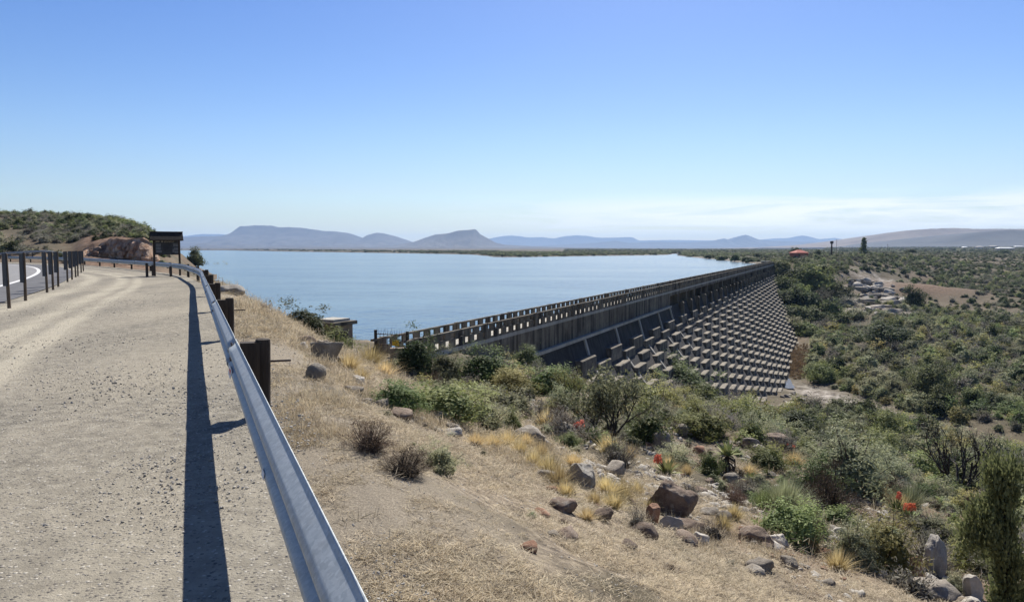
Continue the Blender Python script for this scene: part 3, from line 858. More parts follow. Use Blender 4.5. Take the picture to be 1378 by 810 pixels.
# valve tower near the far end
tw = empty('valve_tower', DW(316, -4.2, DECK-1), math.atan2(UY, UX), 'small grey valve house standing beyond the far end of the dam parapet', 'tower')
mb = MB(); mb.box((0, 0, -1.5), (4.4, 3.0, 7)); mb.build('wall', M['conc_wall'], tw)
mb = MB(); mb.box((0, 0, 2.15), (4.9, 3.5, .3)); mb.build('roof', M['conc_pale'], tw)
for xx in (-1.4, .2, 1.5):
    mb = MB(); mb.tube([(xx, 0, 2.3), (xx, .1, 4.0-abs(xx)*.3)], .12, 6); mb.build('valve_spindle', M['steel_dark'], tw)
mb = MB(); mb.box((-2.22, 0, .9), (.06, 1.0, 1.0)); mb.build('window', M['glass'], tw)

# ------------------------------------------------------------------ guardrails
WPROF = [(.012, .0), (.016, .012), (.03, .03), (.066, .058), (.083, .085), (.079, .108), (.05, .126), (.016, .14), (.006, .156),
         (.016, .172), (.05, .186), (.079, .204), (.083, .227), (.066, .254), (.03, .282), (.016, .30), (.012, .312)]
def arc(P):
    return np.concatenate([[0], np.cumsum(np.hypot(*np.diff(P, axis=0).T))])
def frame_at(P, d, t):
    i = min(max(int(np.searchsorted(d, t))-1, 0), len(P)-2); f = (t-d[i])/(d[i+1]-d[i])
    q = P[i]*(1-f)+P[i+1]*f; T = P[min(i+3, len(P)-1)]-P[max(i-2, 0)]; T = T/np.linalg.norm(T)
    return q, T
def guardrail(P, ztop, side, seg, posts, label, gz, loc, reflect=(), sub=1, blockout=True):
    """side: +1 puts the corrugations on the left of the direction of travel"""
    d = arc(P); root = empty('guardrail', (*loc, 0), 0, label, 'guardrail')
    lx, ly = loc
    z0 = ztop-.312
    bounds = seg
    for a, b in zip(bounds[:-1], bounds[1:]):
        n = max(2, int((b-a)/.5)+1); mb = MB(); vs = []; m = len(WPROF)
        for t in np.linspace(a, b+.14, n):
            q, T = frame_at(P, d, t); L = np.array([-T[1], T[0]])*side
            lap = .009 if t < a+.16 else 0
            for u, v in WPROF:
                w_ = q+L*(u+lap+(.312-v)*.06); vs.append((w_[0]-lx, w_[1]-ly, gz(t)+z0+v))
        fs = []
        for i in range(n-1):
            for j in range(m-1): fs.append((i*m+j, (i+1)*m+j, (i+1)*m+j+1, i*m+j+1))
        mb.add(vs, fs)
        me = mb.mesh('rail_beam', M['galv'], True)
        o = link('rail_beam', me, root)
        sm = o.modifiers.new('steel_thickness', 'SOLIDIFY'); sm.thickness = .004; sm.offset = 0
        # splice bolts
        q, T = frame_at(P, d, b); L = np.array([-T[1], T[0]])*side
        if b > bounds[0]+40: continue
        for ds in (-.02, .10):
            for u, v in ((.05, .126), (.05, .186), (.05, .04), (.045, .272)):
                u += (.312-v)*.06; q2 = q+T*ds+L*(u+.004); bb = MB()
                bb.tube([(q2[0]-lx, q2[1]-ly, gz(b)+z0+v), (q2[0]+L[0]*.012-lx, q2[1]+L[1]*.012-ly, gz(b)+z0+v+.008)], [.014, .010], 6)
                bb.build('splice_bolt', M['steel_dark'], o)
    pmesh = None
    for t in posts:
        q, T = frame_at(P, d, t); L = np.array([-T[1], T[0]])*side
        c = q-L*.205; ang = math.atan2(T[1], T[0])
        if pmesh is None:
            mb = MB(); mb.tube([(0, 0, -.9), (0, 0, .70), (0, 0, .735), (0, 0, .745)], [.072, .072, .068, .03], 14)
            pmesh = mb.mesh('post', M['creosote'])
            mb = MB(); mb.box((0, 0, 0), (.13, .17, .36)); bmesh_ = mb.mesh('blockout', M['creosote'])
            mb = MB(); mb.tube([(0, .12, 0), (0, -.24, 0)], .011, 6); rmesh = mb.mesh('bolt', M['steel_dark'])
        zz = gz(t)+ztop-.72
        o = link('post', pmesh, root); o.location = (c[0]-lx, c[1]-ly, zz); o.rotation_euler = (random.uniform(-.02, .02), random.uniform(-.02, .02), ang)
        if blockout:
            k_ = link('blockout', bmesh_, o); k_.location = (0, .12*side, .53)
            k_ = link('bolt', rmesh, o); k_.location = (0, -.02*side, .52); k_.scale = (1, side, 1)
    return root, d
D0 = arc(RAIL)
t0 = D0[int(np.argmin(np.hypot(RAIL[:, 0]-.43, RAIL[:, 1])))]       # level with the camera
posts = [t0+1.15+6.5*k for k in range(-3, 21)]
seg = [t0-12.4+.12, t0-6.1, t0+1.2, t0+7.75]+[t0+7.75+6.2*k for k in range(1, 18)]
RT = .72
gr, _ = guardrail(RAIL, RT, 1, seg, posts, 'long galvanised crash barrier on dark timber posts running from the foreground round the lay-by', lambda t: 0.0, (RAIL[0][0], RAIL[0][1]))
q, T = frame_at(RAIL, D0, t0+7.35); L = np.array([-T[1], T[0]])
lx, ly = RAIL[0]
def plate(mb, t, v0, v1, du, half, u=.026):
    pass
# red and white reflector plate in the valley of the beam, and two white stickers
def on_rail(t, u, v):
    q, T = frame_at(RAIL, D0, t); L = np.array([-T[1], T[0]]); w_ = q+L*(u+(.312-v)*.06)
    return (w_[0]-lx, w_[1]-ly, RT-.312+v)
rp = MB(); rp.add([on_rail(t0+7.05, .092, .055), on_rail(t0+7.42, .092, .055), on_rail(t0+7.42, .080, .128), on_rail(t0+7.05, .080, .128)], [(0, 1, 2, 3)])
rpo = rp.build('reflector_plate', M['white'], gr)
sm = rpo.modifiers.new('plate_thickness', 'SOLIDIFY'); sm.thickness = .004
rp = MB(); rp.add([on_rail(t0+7.12, .0905, .08), on_rail(t0+7.36, .088, .105), on_rail(t0+7.14, .085, .122)], [(0, 1, 2)])
tr_ = rp.build('reflector_triangle', M['redpaint'], rpo); sm = tr_.modifiers.new('plate_thickness', 'SOLIDIFY'); sm.thickness = .004
for tt in (3.86, 10.9):
    rp = MB(); rp.add([on_rail(t0+tt, .0895, .085), on_rail(t0+tt+.10, .0895, .085), on_rail(t0+tt+.12, .084, .110), on_rail(t0+tt+.02, .084, .110)], [(0, 1, 2, 3)])
    rs = rp.build('sticker', M['white'], gr); sm = rs.modifiers.new('plate_thickness', 'SOLIDIFY'); sm.thickness = .003
# barrier on the inner side of the bend
P2 = catmull([(-120, 88), (-100, 97), (-86, 103.5), (-76, 107), (-70.5, 109.5), (-66.5, 112.5)], .5)
g2, d2 = guardrail(P2, .75, -1, [0, 12, 24, 36, 48, arc(P2)[-1]-.2], [2+4*k for k in range(14)], 'pale crash barrier on the far side of the road bend below the scrub hill', lambda t: float(max(.1, hz(*frame_at(P2, arc(P2), t)[0])+.15)), (P2[0][0], P2[0][1]), blockout=False)

# ------------------------------------------------------------------ sign posts along the road
ORD = ['nearest', 'second', 'third', 'fourth', 'fifth', 'sixth', 'seventh', 'eighth', 'ninth', 'tenth', 'eleventh', 'twelfth']
sp_px = [(12.5, 415.5), (34.5, 405.5), (63.5, 394), (71.5, 390.2), (78.5, 386.2), (91, 380), (97, 377), (102, 373.5), (105, 372), (109.3, 367.3), (112.3, 365.3)]
mb = MB(); mb.tube([(0, 0, -.4), (0, 0, .6), (.008, 0, 1.47), (.008, 0, 1.49)], [.045, .042, .038, .025], 10); pole_me = mb.mesh('pole', M['pole'])
mb = MB(); mb.box((0, 0, 1.03), (.37, .025, .88)); panel_me = mb.mesh('sign_panel', M['signback'])
mb = MB()
for z_ in (.78, 1.28): mb.box((0, -.015, z_), (.33, .03, .05))
rail_me = mb.mesh('stiffener', M['panelgrey'])
for i, (px, py) in enumerate(sp_px):
    d = ray(px, py); tt = -EYE/d[2]; x, y = d[0]*tt, d[1]*tt
    va = math.atan2(x, y)                                 # bearing from the road user
    ang = va-R(14+1.3*i)
    root = empty('sign_post', (x, y, 0), -ang+R(90), (('dark backed road sign panel on a wooden pole, %s of the row from the camera' if i else 'dark backed road sign panel on a wooden pole, %s of the row to the camera') % ORD[i]), 'sign', 'road sign panels on wooden poles')
    o = link('pole', pole_me, root); o.rotation_euler = (random.uniform(-.02, .02), random.uniform(-.02, .02), 0)
    o = link('sign_panel', panel_me, root); o.location = (0, .065, random.uniform(-.02, .02))
    o2 = link('stiffener', rail_me, o)

# ------------------------------------------------------------------ notice board with a little roof
d = ray(225.5, 371.5); tt = -EYE/d[2]; kx, ky = d[0]*tt, d[1]*tt
KW = 31/FPX*ky                                             # spacing of its posts
kio = empty('notice_board', (kx, ky, 0), math.atan2(-kx, ky)*1.0+R(4), 'dark timber notice board under a small pitched roof at the bend of the lay-by', 'notice board')
for sx_ in (-1, 1):
    mb = MB(); mb.tube([(sx_*KW/2, 0, -.5), (sx_*KW/2, 0, 2.15)], .062, 10); mb.build('pole', M['creosote'], kio)
mb = MB(); mb.box((0, .0, 1.72), (KW-.12, .06, .84)); bd = mb.build('board', M['board'], kio)
mb = MB()
for z_ in (1.28, 2.15): mb.box((0, -.005, z_), (KW-.11, .1, .05))
mb.build('board_frame', M['creosote'], bd)
mb = MB(); mb.box((0.03, -.036, 1.70), (.45, .012, .52)); mb.build('map_panel', M['signback'], bd)
mb = MB()
for cx_, cz, sw, sh_ in ((-.44, 1.83, .26, .17), (-.44, 1.63, .26, .16), (-.42, 1.45, .3, .12), (.42, 1.83, .13, .17), (.55, 1.83, .1, .17), (.50, 1.6, .24, .14), (.36, 1.5, .1, .2), (.52, 1.42, .2, .12)):
    mb.box((cx_, -.036, cz), (sw, .012, sh_))
mb.build('picture', M['panelgrey'], bd)
mb = MB()                                                   # pale, unreadable lettering of the heading
for i in range(8):
    x0 = -.12+i*.07
    mb.box((x0, -.036, 2.03), (.012, .01, .085)); mb.box((x0+.022, -.036, 2.03+(.03 if i % 2 else -.03)), (.03, .01, .016))
mb.box((-.24, -.036, 2.03), (.06, .01, .07)); mb.box((-.48, -.036, 2.04), (.2, .01, .04))
mb.build('heading', M['plaster'], bd)
mb = MB()
RW = 40/FPX*ky
prof = [(-.52, 2.13), (-.05, 2.58), (.05, 2.58), (.52, 2.13), (.50, 2.08), (.0, 2.50), (-.50, 2.08)]
mb.prism(prof, -RW/2, RW/2, lambda t, u, v: (t, u, v)); rf = mb.build('roof', M['thatch'], kio)
mb = MB(); mb.box((0, 0, 2.60), (RW+.04, .14, .05)); mb.build('ridge_cap', M['creosote'], rf)
for i, (px, py, h) in enumerate(((198, 373, .80), (206, 371.5, .66), (230, 372.5, .60))):
    d = ray(px, py); tt = -EYE/d[2]
    mb = MB(); mb.tube([(0, 0, -.3), (0, 0, h-.02), (0, 0, h)], [.075, .075, .06], 10)
    o = mb.build('bollard', M['creosote']); o.location = (d[0]*tt, d[1]*tt, 0)
    tag(o, ['tall dark timber bollard leftmost of the three before the notice board', 'dark timber bollard close by the left pole of the notice board', 'short dark timber bollard between the two poles of the notice board'][i], 'bollard', 'timber bollards at the notice board')

# ------------------------------------------------------------------ far buildings and masts
def house(px, py, Y, w_, dpt, h, label, roofm, wallm, name='house', roofh=1.8, rz=.3):
    d = ray(px, py); x, y = d[0]*Y, d[1]*Y; z = max(hz(x, y), EYE+d[2]*Y)-.3
    r = empty(name, (x, y, z), rz, label, 'house')
    mb = MB(); mb.box((0, 0, h/2-1), (w_, dpt, h+2)); mb.build('wall', wallm, r)
    mb = MB(); a, b = w_/2+.5, dpt/2+.5
    rl = max(.0, w_/2-dpt/2)
    mb.add([(-a, -b, h), (a, -b, h), (a, b, h), (-a, b, h), (-rl-.2, 0, h+roofh), (rl+.2, 0, h+roofh)], [(0, 1, 5, 4), (2, 3, 4, 5), (1, 2, 5), (3, 0, 4), (3, 2, 1, 0)])
    mb.build('roof', roofm, r)
    for xx in (-w_*.28, w_*.25):
        mb = MB(); mb.box((xx, -dpt/2-.02, h*.5), (1.3, .06, 1.1)); mb.build('window', M['glass'], r)
    return r
house(1075, 345.5, 455, 8.5, 6.5, 2.7, 'red roofed house on the rise beyond the far end of the dam', M['roofred'], M['redbrick'])
for i, (px, py, Y, w_, lab) in enumerate(((1352, 336.5, 1500, 34, 'long white roofed shed in the distant town at the right edge'), (1318, 334, 2100, 20, 'small pale house left of the white sheds in the distant town'),
        (1371, 333.5, 2300, 30, 'rightmost pale building of the distant town under the brown hill'), (1336, 333, 2300, 22, 'pale house behind the long white shed in the distant town'), (1298, 334.5, 2300, 16, 'leftmost little pale house of the distant town'))):
    house(px, py, Y, w_, 12, 4, lab, M['plaster'] if i % 2 else M['white'], M['plaster'], 'house', 2, .1)
def mast(px, pyb, Y, h, r, name, label, mat=M['creosote'], cat='mast'):
    d = ray(px, pyb); x, y = d[0]*Y, d[1]*Y
    z0 = min(hz(x, y), EYE+d[2]*Y)-.5; zt = EYE+d[2]*Y+h
    mb = MB(); mb.tube([(x, y, z0), (x, y, zt)], [r, r*.7], 6)
    return x, y, zt, mb
x, y, zt, mb = mast(1119, 340, 470, 7.0, .55, 'tower', ''); mb.box((x, y, zt-.6), (1.5, 1.5, 1.6)); tag(mb.build('water_tower', M['creosote']), 'squat dark tower on the skyline right of the red roofed house', 'tower')
x, y, zt, mb = mast(1125.5, 340, 470, 8.4, .12, 'mast', ''); mb.box((x, y, zt-.8), (1.2, .08, .08)); tag(mb.build('power_pole', M['pole']), 'thin tall pole on the skyline just right of the dark tower', 'pole')
x, y, zt, mb = mast(1194, 341, 640, 8.0, .14, 'mast', ''); mb.box((x, y, zt-.8), (1.8, .1, .1)); tag(mb.build('power_pole', M['pole']), 'thin pole on the plain right of the tall dark conifer', 'pole')

# ------------------------------------------------------------------ rock cutting above the road
def cutting():
    nu, nv = 300, 60
    px = np.linspace(98, 216, nu); u, v = np.meshgrid(px, np.linspace(0, 1, nv), indexing='ij')
    base = np.array([114.2+1.2*math.sin(p/17.0) for p in px])[:, None]
    edge = (sst(96, 124, px)*sst(219, 200, px))[:, None]
    Y = base+1.6*v; X = (u-689)/1000*Y
    zb = H((px-689)/1000*113, np.full(nu, 113.0))[:, None]; zt = H((px-689)/1000*119, np.full(nu, 119.0))[:, None]+.25
    Z = zb-.5+np.interp(px, [97, 112, 150, 195, 206, 217], [.6, 1.6, 3.0, 4.3, 4.0, 1.0])[:, None]*v*(1+.25*fbm(X/2.2, X*0+3.3, 503, 3))
    # vertical joints and ledges
    a = X*1.0
    n1 = np.abs(fbm(a/1.6, Z/3.2, 501, 3)); n2 = vnoise(np.floor(a/.8+.6*vnoise(a, Z, 4))*3.1, np.floor(Z/1.3+.7*vnoise(a/2, Z, 8))*2.7, 505)
    dd = (n1*2.2+n2*1.5+.5*fbm(a/.5, Z/.5, 507, 2))*np.sin(np.pi*np.clip(v*1.15, 0, 1))**.5
    Y = Y-dd*1.1
    i, j = np.meshgrid(np.arange(nu-1), np.arange(nv-1), indexing='ij')
    F = np.stack([i*nv+j, (i+1)*nv+j, (i+1)*nv+j+1, i*nv+j+1], -1).reshape(-1, 4)
    t = NT('cut_rock'); P = t.pos()
    c = t.ramp(t.noise(t.scale(P, (1, 1, .4)), 1.2, 8, .72), [(.32, (.12, .075, .055)), (.44, (.36, .205, .125)), (.56, (.52, .35, .235)), (.7, (.62, .52, .42))])
    c = t.mix(t.ramp(t.noise(P, .5, 4, .6), [(.5, 0.0), (.62, .55)]), c, (.19, .17, .14))
    m = t.finish(c, .95, 0, t.bump(t.noise(t.scale(P, (1, 1, .5)), 3, 7, .7), .8, .25), .1)
    tag(link('rock_cutting', mesh_np('rock_cutting', np.stack([X, Y, Z], -1).reshape(-1, 3), F, [m], False)), kind='structure')
cutting()
# ------------------------------------------------------------------ plant kit
def leaves(rng, C, L, W, up=.3, outc=None, jit=.35, shell=None):
    """diamond leaves at points C"""
    n = len(C)
    d = rng.normal(size=(n, 3)); d[:, 2] += up*2
    if outc is not None: d += (C-outc)*2.2/np.maximum(np.linalg.norm(C-outc, axis=1, keepdims=True), .05)
    d /= np.linalg.norm(d, axis=1, keepdims=True)
    if shell is not None:                 # leaves lie roughly along the surface of the bush
        o = (C-shell)/np.maximum(np.linalg.norm(C-shell, axis=1, keepdims=True), .05)+rng.normal(size=(n, 3))*.55
        d = np.cross(o, rng.normal(size=(n, 3))); d /= np.maximum(np.linalg.norm(d, axis=1, keepdims=True), 1e-6)
    s = np.cross(d, rng.normal(size=(n, 3)) if shell is None else o); s /= np.maximum(np.linalg.norm(s, axis=1, keepdims=True), 1e-6)
    k = (1+jit*rng.normal(size=(n, 1))).clip(.4, 2)
    a = d*L*k/2; b = s*W*k/2
    V = np.stack([C-a, C+b-a*.1, C+a, C-b-a*.1], 1).reshape(-1, 3)
    F = np.arange(4*n).reshape(n, 4)
    return V, F
def tubes_np(paths, radii, n=4):
    Vs = []; Fs = []; off = 0
    for P, r in zip(paths, radii):
        P = np.asarray(P, float); m = len(P)
        T = np.gradient(P, axis=0); T /= np.maximum(np.linalg.norm(T, axis=1, keepdims=True), 1e-9)
        ref = np.where(np.abs(T[:, 2:3]) > .9, np.array([[1., 0, 0]]), np.array([[0, 0, 1.]]))
        A = np.cross(T, ref); A /= np.maximum(np.linalg.norm(A, axis=1, keepdims=True), 1e-9); B = np.cross(T, A)
        t = 2*np.pi*np.arange(n)/n
        rr = np.asarray(r).reshape(-1, 1, 1) if np.ndim(r) else np.full((m, 1, 1), r)
        V = P[:, None]+rr*(A[:, None]*np.cos(t)[None, :, None]+B[:, None]*np.sin(t)[None, :, None])
        Vs.append(V.reshape(-1, 3))
        i, j = np.meshgrid(np.arange(m-1), np.arange(n), indexing='ij'); j2 = (j+1) % n
        Fs.append(np.stack([i*n+j, i*n+j2, (i+1)*n+j2, (i+1)*n+j], -1).reshape(-1, 4)+off); off += m*n
    return np.concatenate(Vs), np.concatenate(Fs)
def dome(rng, n, lump=.22):
    """clump centres through an uneven mound of unit width and height, down to the ground"""
    u = rng.normal(size=(n*4, 3)); u /= np.linalg.norm(u, axis=1, keepdims=True); u[:, 2] = np.abs(u[:, 2]); u = u[u[:, 2] > .04][:n]
    lob = 1+lump*np.sin(u[:, 0]*4.1+rng.random()*6)*np.cos(u[:, 1]*3.7+rng.random()*6)+.16*rng.normal(size=len(u))
    r = (.40+.56*rng.random(len(u))**.55)*lob
    return np.stack([u[:, 0]*r*.5, u[:, 1]*r*.5, u[:, 2]*r*.90+.03], -1)
def branch_paths(rng, C, base_r=.04, sag=.1):
    P = []; Rr = []
    for c in C:
        b = np.array([rng.normal()*base_r, rng.normal()*base_r, -.05])
        m = b*.45+c*.55+rng.normal(size=3)*.05; m[2] -= sag*.3
        t = np.linspace(0, 1, 5)[:, None]
        P.append((1-t)**2*b+2*t*(1-t)*m+t*t*c); Rr.append(np.linspace(.011, .003, 5))
    return P, Rr
SHRUB = {   # kind: clumps, leaves per clump, spread, leaf length, leaf width, leaf material, bark, visible twigs
    'dense':  (46, 120, .080, .042, .020, 'leaf_dark', 'bark_dark', 14),
    'green':  (44, 110, .078, .046, .017, 'leaf_green', 'bark', 16),
    'olive':  (70, 62, .055, .042, .011, 'leaf_olive', 'bark', 40),
    'grey':   (85, 46, .060, .038, .008, 'leaf_grey', 'bark', 85),
    'yellow': (60, 75, .060, .045, .013, 'leaf_yellow', 'bark', 26),
    'dead':   (110, 60, .065, .062, .007, 'deadbrown', 'bark_dark', 90),
}
def shrub_arrays(kind, seed, lod=1.0):
    ncl, per, sg, L, W, lm, bm, tw = SHRUB[kind]
    rng = np.random.default_rng(seed)
    C = dome(rng, ncl)
    per = max(4, int(per*lod)); k = lod**-.42
    pts = np.repeat(C, per, 0)+rng.normal(size=(ncl*per, 3))*sg*np.array([1, 1, .85])
    clt = np.repeat(rng.random(ncl), per)
    keep = pts[:, 2] > .01
    pts = pts[keep]; clt = clt[keep]
    solid = {'dense': .86, 'green': .82, 'yellow': .70, 'olive': .72, 'grey': .60, 'dead': .5}[kind]
    V, F = leaves(rng, pts, L*k, W*k*(1.0 if lod > .5 else 1.35), .35, np.array([0, 0, .25]), shell=np.array([0, 0, .12]) if kind in ('dense', 'green', 'yellow', 'olive') else None)
    tint = np.repeat((.45*clt+.55*rng.random(len(pts))), 4)
    # close inner leafage that cannot be seen through; darker tints put shade into it
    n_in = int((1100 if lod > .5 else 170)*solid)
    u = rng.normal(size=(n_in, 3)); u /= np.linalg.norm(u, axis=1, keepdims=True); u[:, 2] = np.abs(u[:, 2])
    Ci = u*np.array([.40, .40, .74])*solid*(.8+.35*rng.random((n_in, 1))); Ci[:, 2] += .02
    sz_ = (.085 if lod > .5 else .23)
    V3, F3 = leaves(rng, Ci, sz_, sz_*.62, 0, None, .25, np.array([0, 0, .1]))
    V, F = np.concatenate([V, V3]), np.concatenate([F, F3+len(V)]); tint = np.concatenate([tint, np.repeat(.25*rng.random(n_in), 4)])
    ids = rng.permutation(len(C))[:max(3, int(tw*(1 if lod > .5 else .3)))]
    P, Rr = branch_paths(rng, C[ids]*np.array([1.02, 1.02, 1.02]))
    V2, F2 = tubes_np(P, Rr, 4 if lod > .5 else 3)
    return V, F, tint, V2, F2, lm, bm
PROTO = {}
def shrub_meshes(kind, var, lod):
    key = (kind, var, lod)
    if key not in PROTO:
        V, F, t, V2, F2, lm, bm = shrub_arrays(kind, hash(kind) % 1 + 100*var+len(kind)*7+sum(map(ord, kind)), lod)
        PROTO[key] = (mesh_np('foliage', V, F, [M[lm]], tint=t), mesh_np('stems', V2, F2, [M[bm]]))
    return PROTO[key]
JOIN = {}
def shrub_joined(kind, var, lod):
    key = (kind, var, lod)
    if key not in JOIN:
        V, F, t, V2, F2, lm, bm = shrub_arrays(kind, 100*var+sum(map(ord, kind)), lod)
        JOIN[key] = mesh_np('shrub', np.concatenate([V, V2]), np.concatenate([F, F2+len(V)]), [M[lm], M[bm]],
                            midx=[0]*len(F)+[1]*len(F2), tint=np.concatenate([t, np.full(len(V2), .5)]))
    return JOIN[key]
RNG = np.random.default_rng(42)
def put_shrub(kind, x, y, w_, h_, label, group=None, lod=1.0, parts=True, name='shrub', cat='shrub', var=None, dz=0.0):
    var = int(RNG.integers(0, 4)) if var is None else var
    z = hz(x, y)-.03*h_+dz
    rz = float(RNG.random()*6.28)
    if parts:
        r = empty(name, (x, y, z), rz, label, cat, group)
        a, b = shrub_meshes(kind, var, lod)
        for nm, me in (('foliage', a), ('stems', b)):
            o = link(nm, me, r); o.scale = (w_, w_, h_)
        return r
    o = link(name, shrub_joined(kind, var, lod)); o.location = (x, y, z); o.rotation_euler = (0, 0, rz); o.scale = (w_, w_, h_)
    return tag(o, label, cat, group)
OCC = []       # ground already taken by large plants, for the random fill
def hero(kind, px, py, w_, h_, label, name='shrub', cat='shrub', group=None, lod=1.0, var=None):
    g = at(px, py); Y = float(g @ np.array([0, CP, -SP_]) + EYE*SP_)
    W, Hh = w_/FPX*Y, h_/FPX*Y
    # the base seen in the photograph is the front edge of the bush
    dirx, diry = g[0]/math.hypot(g[0], g[1]), g[1]/math.hypot(g[0], g[1])
    x, y = g[0]+dirx*W*.25, g[1]+diry*W*.25
    OCC.append((x, y, W*.5))
    return put_shrub(kind, x, y, W, Hh*1.05, label, group, lod, True, name, cat, var)

# large bushes, one by one
def at_depth(kind, px, ptop, Y, w_, label):
    x = (px-689)/FPX*Y; zt = EYE-(ptop-335)/FPX*Y; OCC.append((x, Y, w_*.5))
    return put_shrub(kind, x, Y, w_, max(.8, zt-hz(x, Y)), label)
at_depth('dense', 404, 402, 36.0, 2.9, 'dark bush on the bank edge left of the gauge hut')
at_depth('green', 444, 434, 37.0, 2.7, 'rounded dark green bush in front of the gauge hut')
hero('dense', 558, 505, 66, 62, 'tall dark bush hiding the near end of the dam parapet')
hero('olive', 600, 512, 66, 48, 'olive bush right of the tall dark bush at the near end of the dam')
hero('green', 652, 515, 92, 48, 'wide green bush below the stained dam wall')
hero('dense', 709, 498, 48, 36, 'small round dark green bush against the stained dam wall')
hero('green', 534, 552, 84, 46, 'low green bush beside the golden grass on the bank edge')
hero('green', 594, 566, 128, 62, 'broad blue-green bush in the middle of the low thicket below the bank')
hero('olive', 646, 580, 88, 58, 'grey-green bush at the right end of the low thicket below the bank')
hero('green', 688, 580, 38, 32, 'small bright green bush above the dark boulder')
hero('yellow', 737, 566, 34, 34, 'small yellow-green tuft bush left of the thorn tree')
hero('yellow', 690, 532, 84, 42, 'yellowish bush between the thicket and the round dark bush')
hero('green', 742, 530, 84, 42, 'green bush just right of the yellowish one under the dam ledge')
hero('green', 799, 506, 62, 24, 'long low green bush under the lowest left baffle blocks')
hero('dense', 912, 534, 92, 56, 'large dark brownish bush overlapping the lower left baffle blocks')
hero('green', 860, 528, 62, 40, 'light green bush left of the large brownish bush')
hero('green', 872, 600, 70, 56, 'leafy green bush right of the thorn tree')
hero('yellow', 945, 592, 96, 50, 'wide yellow-green bush below the bottom rows of baffle blocks')
hero('olive', 1005, 585, 60, 36, 'olive bush at the end of the wide yellow-green bush')
hero('dense', 1076, 590, 74, 46, 'dark spiky bush at the edge of the pale river bed')
hero('olive', 1140, 668, 140, 96, 'very large pale olive bush with red aloes at its foot')
hero('green', 1100, 672, 70, 60, 'green bush on the left flank of the very large olive bush')
hero('green', 1194, 592, 54, 46, 'bright green round bush behind the very large olive bush')
hero('yellow', 1190, 770, 110, 92, 'large yellow-olive bush behind the angular pale boulder')
hero('olive', 1150, 765, 80, 70, 'grey olive bush left of the large yellow-olive bush')
hero('olive', 1255, 728, 80, 46, 'feathery olive bush in front of the bare branched tree')
hero('olive', 1362, 690, 70, 62, 'pale twiggy bush at the right edge behind the ivy-clad trunk')
hero('grey', 1335, 640, 70, 44, 'grey twiggy bush behind the bare branched tree')
hero('olive', 592, 638, 66, 50, 'grey-green bush alone on the dry bank')
hero('dead', 498, 610, 72, 46, 'dead dark brown bush sprawling on the dry bank')
hero('dead', 545, 642, 80, 36, 'low dead bush between the two bank bushes')
hero('grey', 857, 716, 44, 36, 'small grey shrub below the cracked dark boulder')
hero('grey', 960, 727, 40, 32, 'small grey shrub beside the rounded boulder')
hero('green', 800, 598, 20, 22, 'tiny green bush under the thorn tree')
hero('green', 765, 605, 40, 24, 'low green bush right of the red flowered aloes')
hero('grey', 830, 632, 60, 44, 'grey bush between the thorn tree and the dark boulder')
hero('green', 955, 640, 34, 40, 'small leafy green bush left of the skirted aloe')
hero('grey', 930, 668, 30, 24, 'small drab shrub right of the dark boulder')
hero('grey', 1005, 672, 46, 34, 'drab shrub on the stony ground under the skirted aloe')
hero('olive', 296, 372, 22, 20, 'thin pale bush on the bank below the bend of the barrier')
hero('green', 1107, 516, 46, 32, 'bright green bush beside the pool below the dam')
hero('dense', 1252, 540, 62, 56, 'tallest green tree-like bush of the valley floor')
hero('dense', 1196, 468, 74, 40, 'broad dark bush on the far side of the valley')
hero('dense', 262, 357, 26, 26, 'rounded dark bush on the shore right of the notice board', lod=.5)
hero('dense', 196, 348, 20, 18, 'dark bush left of the notice board under the cut bank', lod=.5)
hero('dense', 1230, 415, 30, 30, 'dark bush beside the pale rock channel', lod=.5)
# trees of the right abutment, ahead of the dam's far end
for i, (px, py, w_, h_, kd) in enumerate(((1052, 375, 32, 28, 'dense'), (1072, 383, 30, 24, 'dense'), (1092, 392, 46, 40, 'green'), (1056, 396, 30, 26, 'green'), (1075, 404, 28, 24, 'green'), (1112, 392, 34, 28, 'dense'),
        (1128, 400, 34, 26, 'dense'), (1064, 416, 34, 28, 'dense'), (1086, 420, 38, 32, 'dense'), (1106, 414, 30, 30, 'grey'), (1072, 432, 36, 24, 'dense'), (1096, 436, 36, 24, 'dense'), (1120, 424, 30, 22, 'green'), (1110, 372, 24, 18, 'dense'), (1140, 412, 30, 20, 'grey'), (1085, 370, 22, 16, 'dense'), (1066, 447, 34, 22, 'olive'), (1088, 452, 36, 22, 'green'), (1110, 446, 36, 20, 'grey'), (1130, 440, 34, 20, 'green'), (1052, 410, 24, 22, 'dense'), (1150, 432, 32, 18, 'olive'))):
    hero(kd, px, py, w_*1.15, h_*.98, 'tall bush of the dark grove at the far toe of the dam', 'tall_bush', 'bush', 'dark grove beside the far toe of the dam', .45)
# clumps on the far shore
for i, (px, py, w_, h_) in enumerate(((972, 351, 20, 9), (989, 352, 15, 11), (1006, 353, 22, 8), (955, 348, 20, 6), (930, 346, 16, 4), (1030, 349, 14, 7), (1020, 346, 14, 6))):
    hero('dense', px, py, w_, h_, 'dark tree clump on the far shore left of the valve house', 'shore_tree', 'tree', 'dark trees along the far shore', .2)

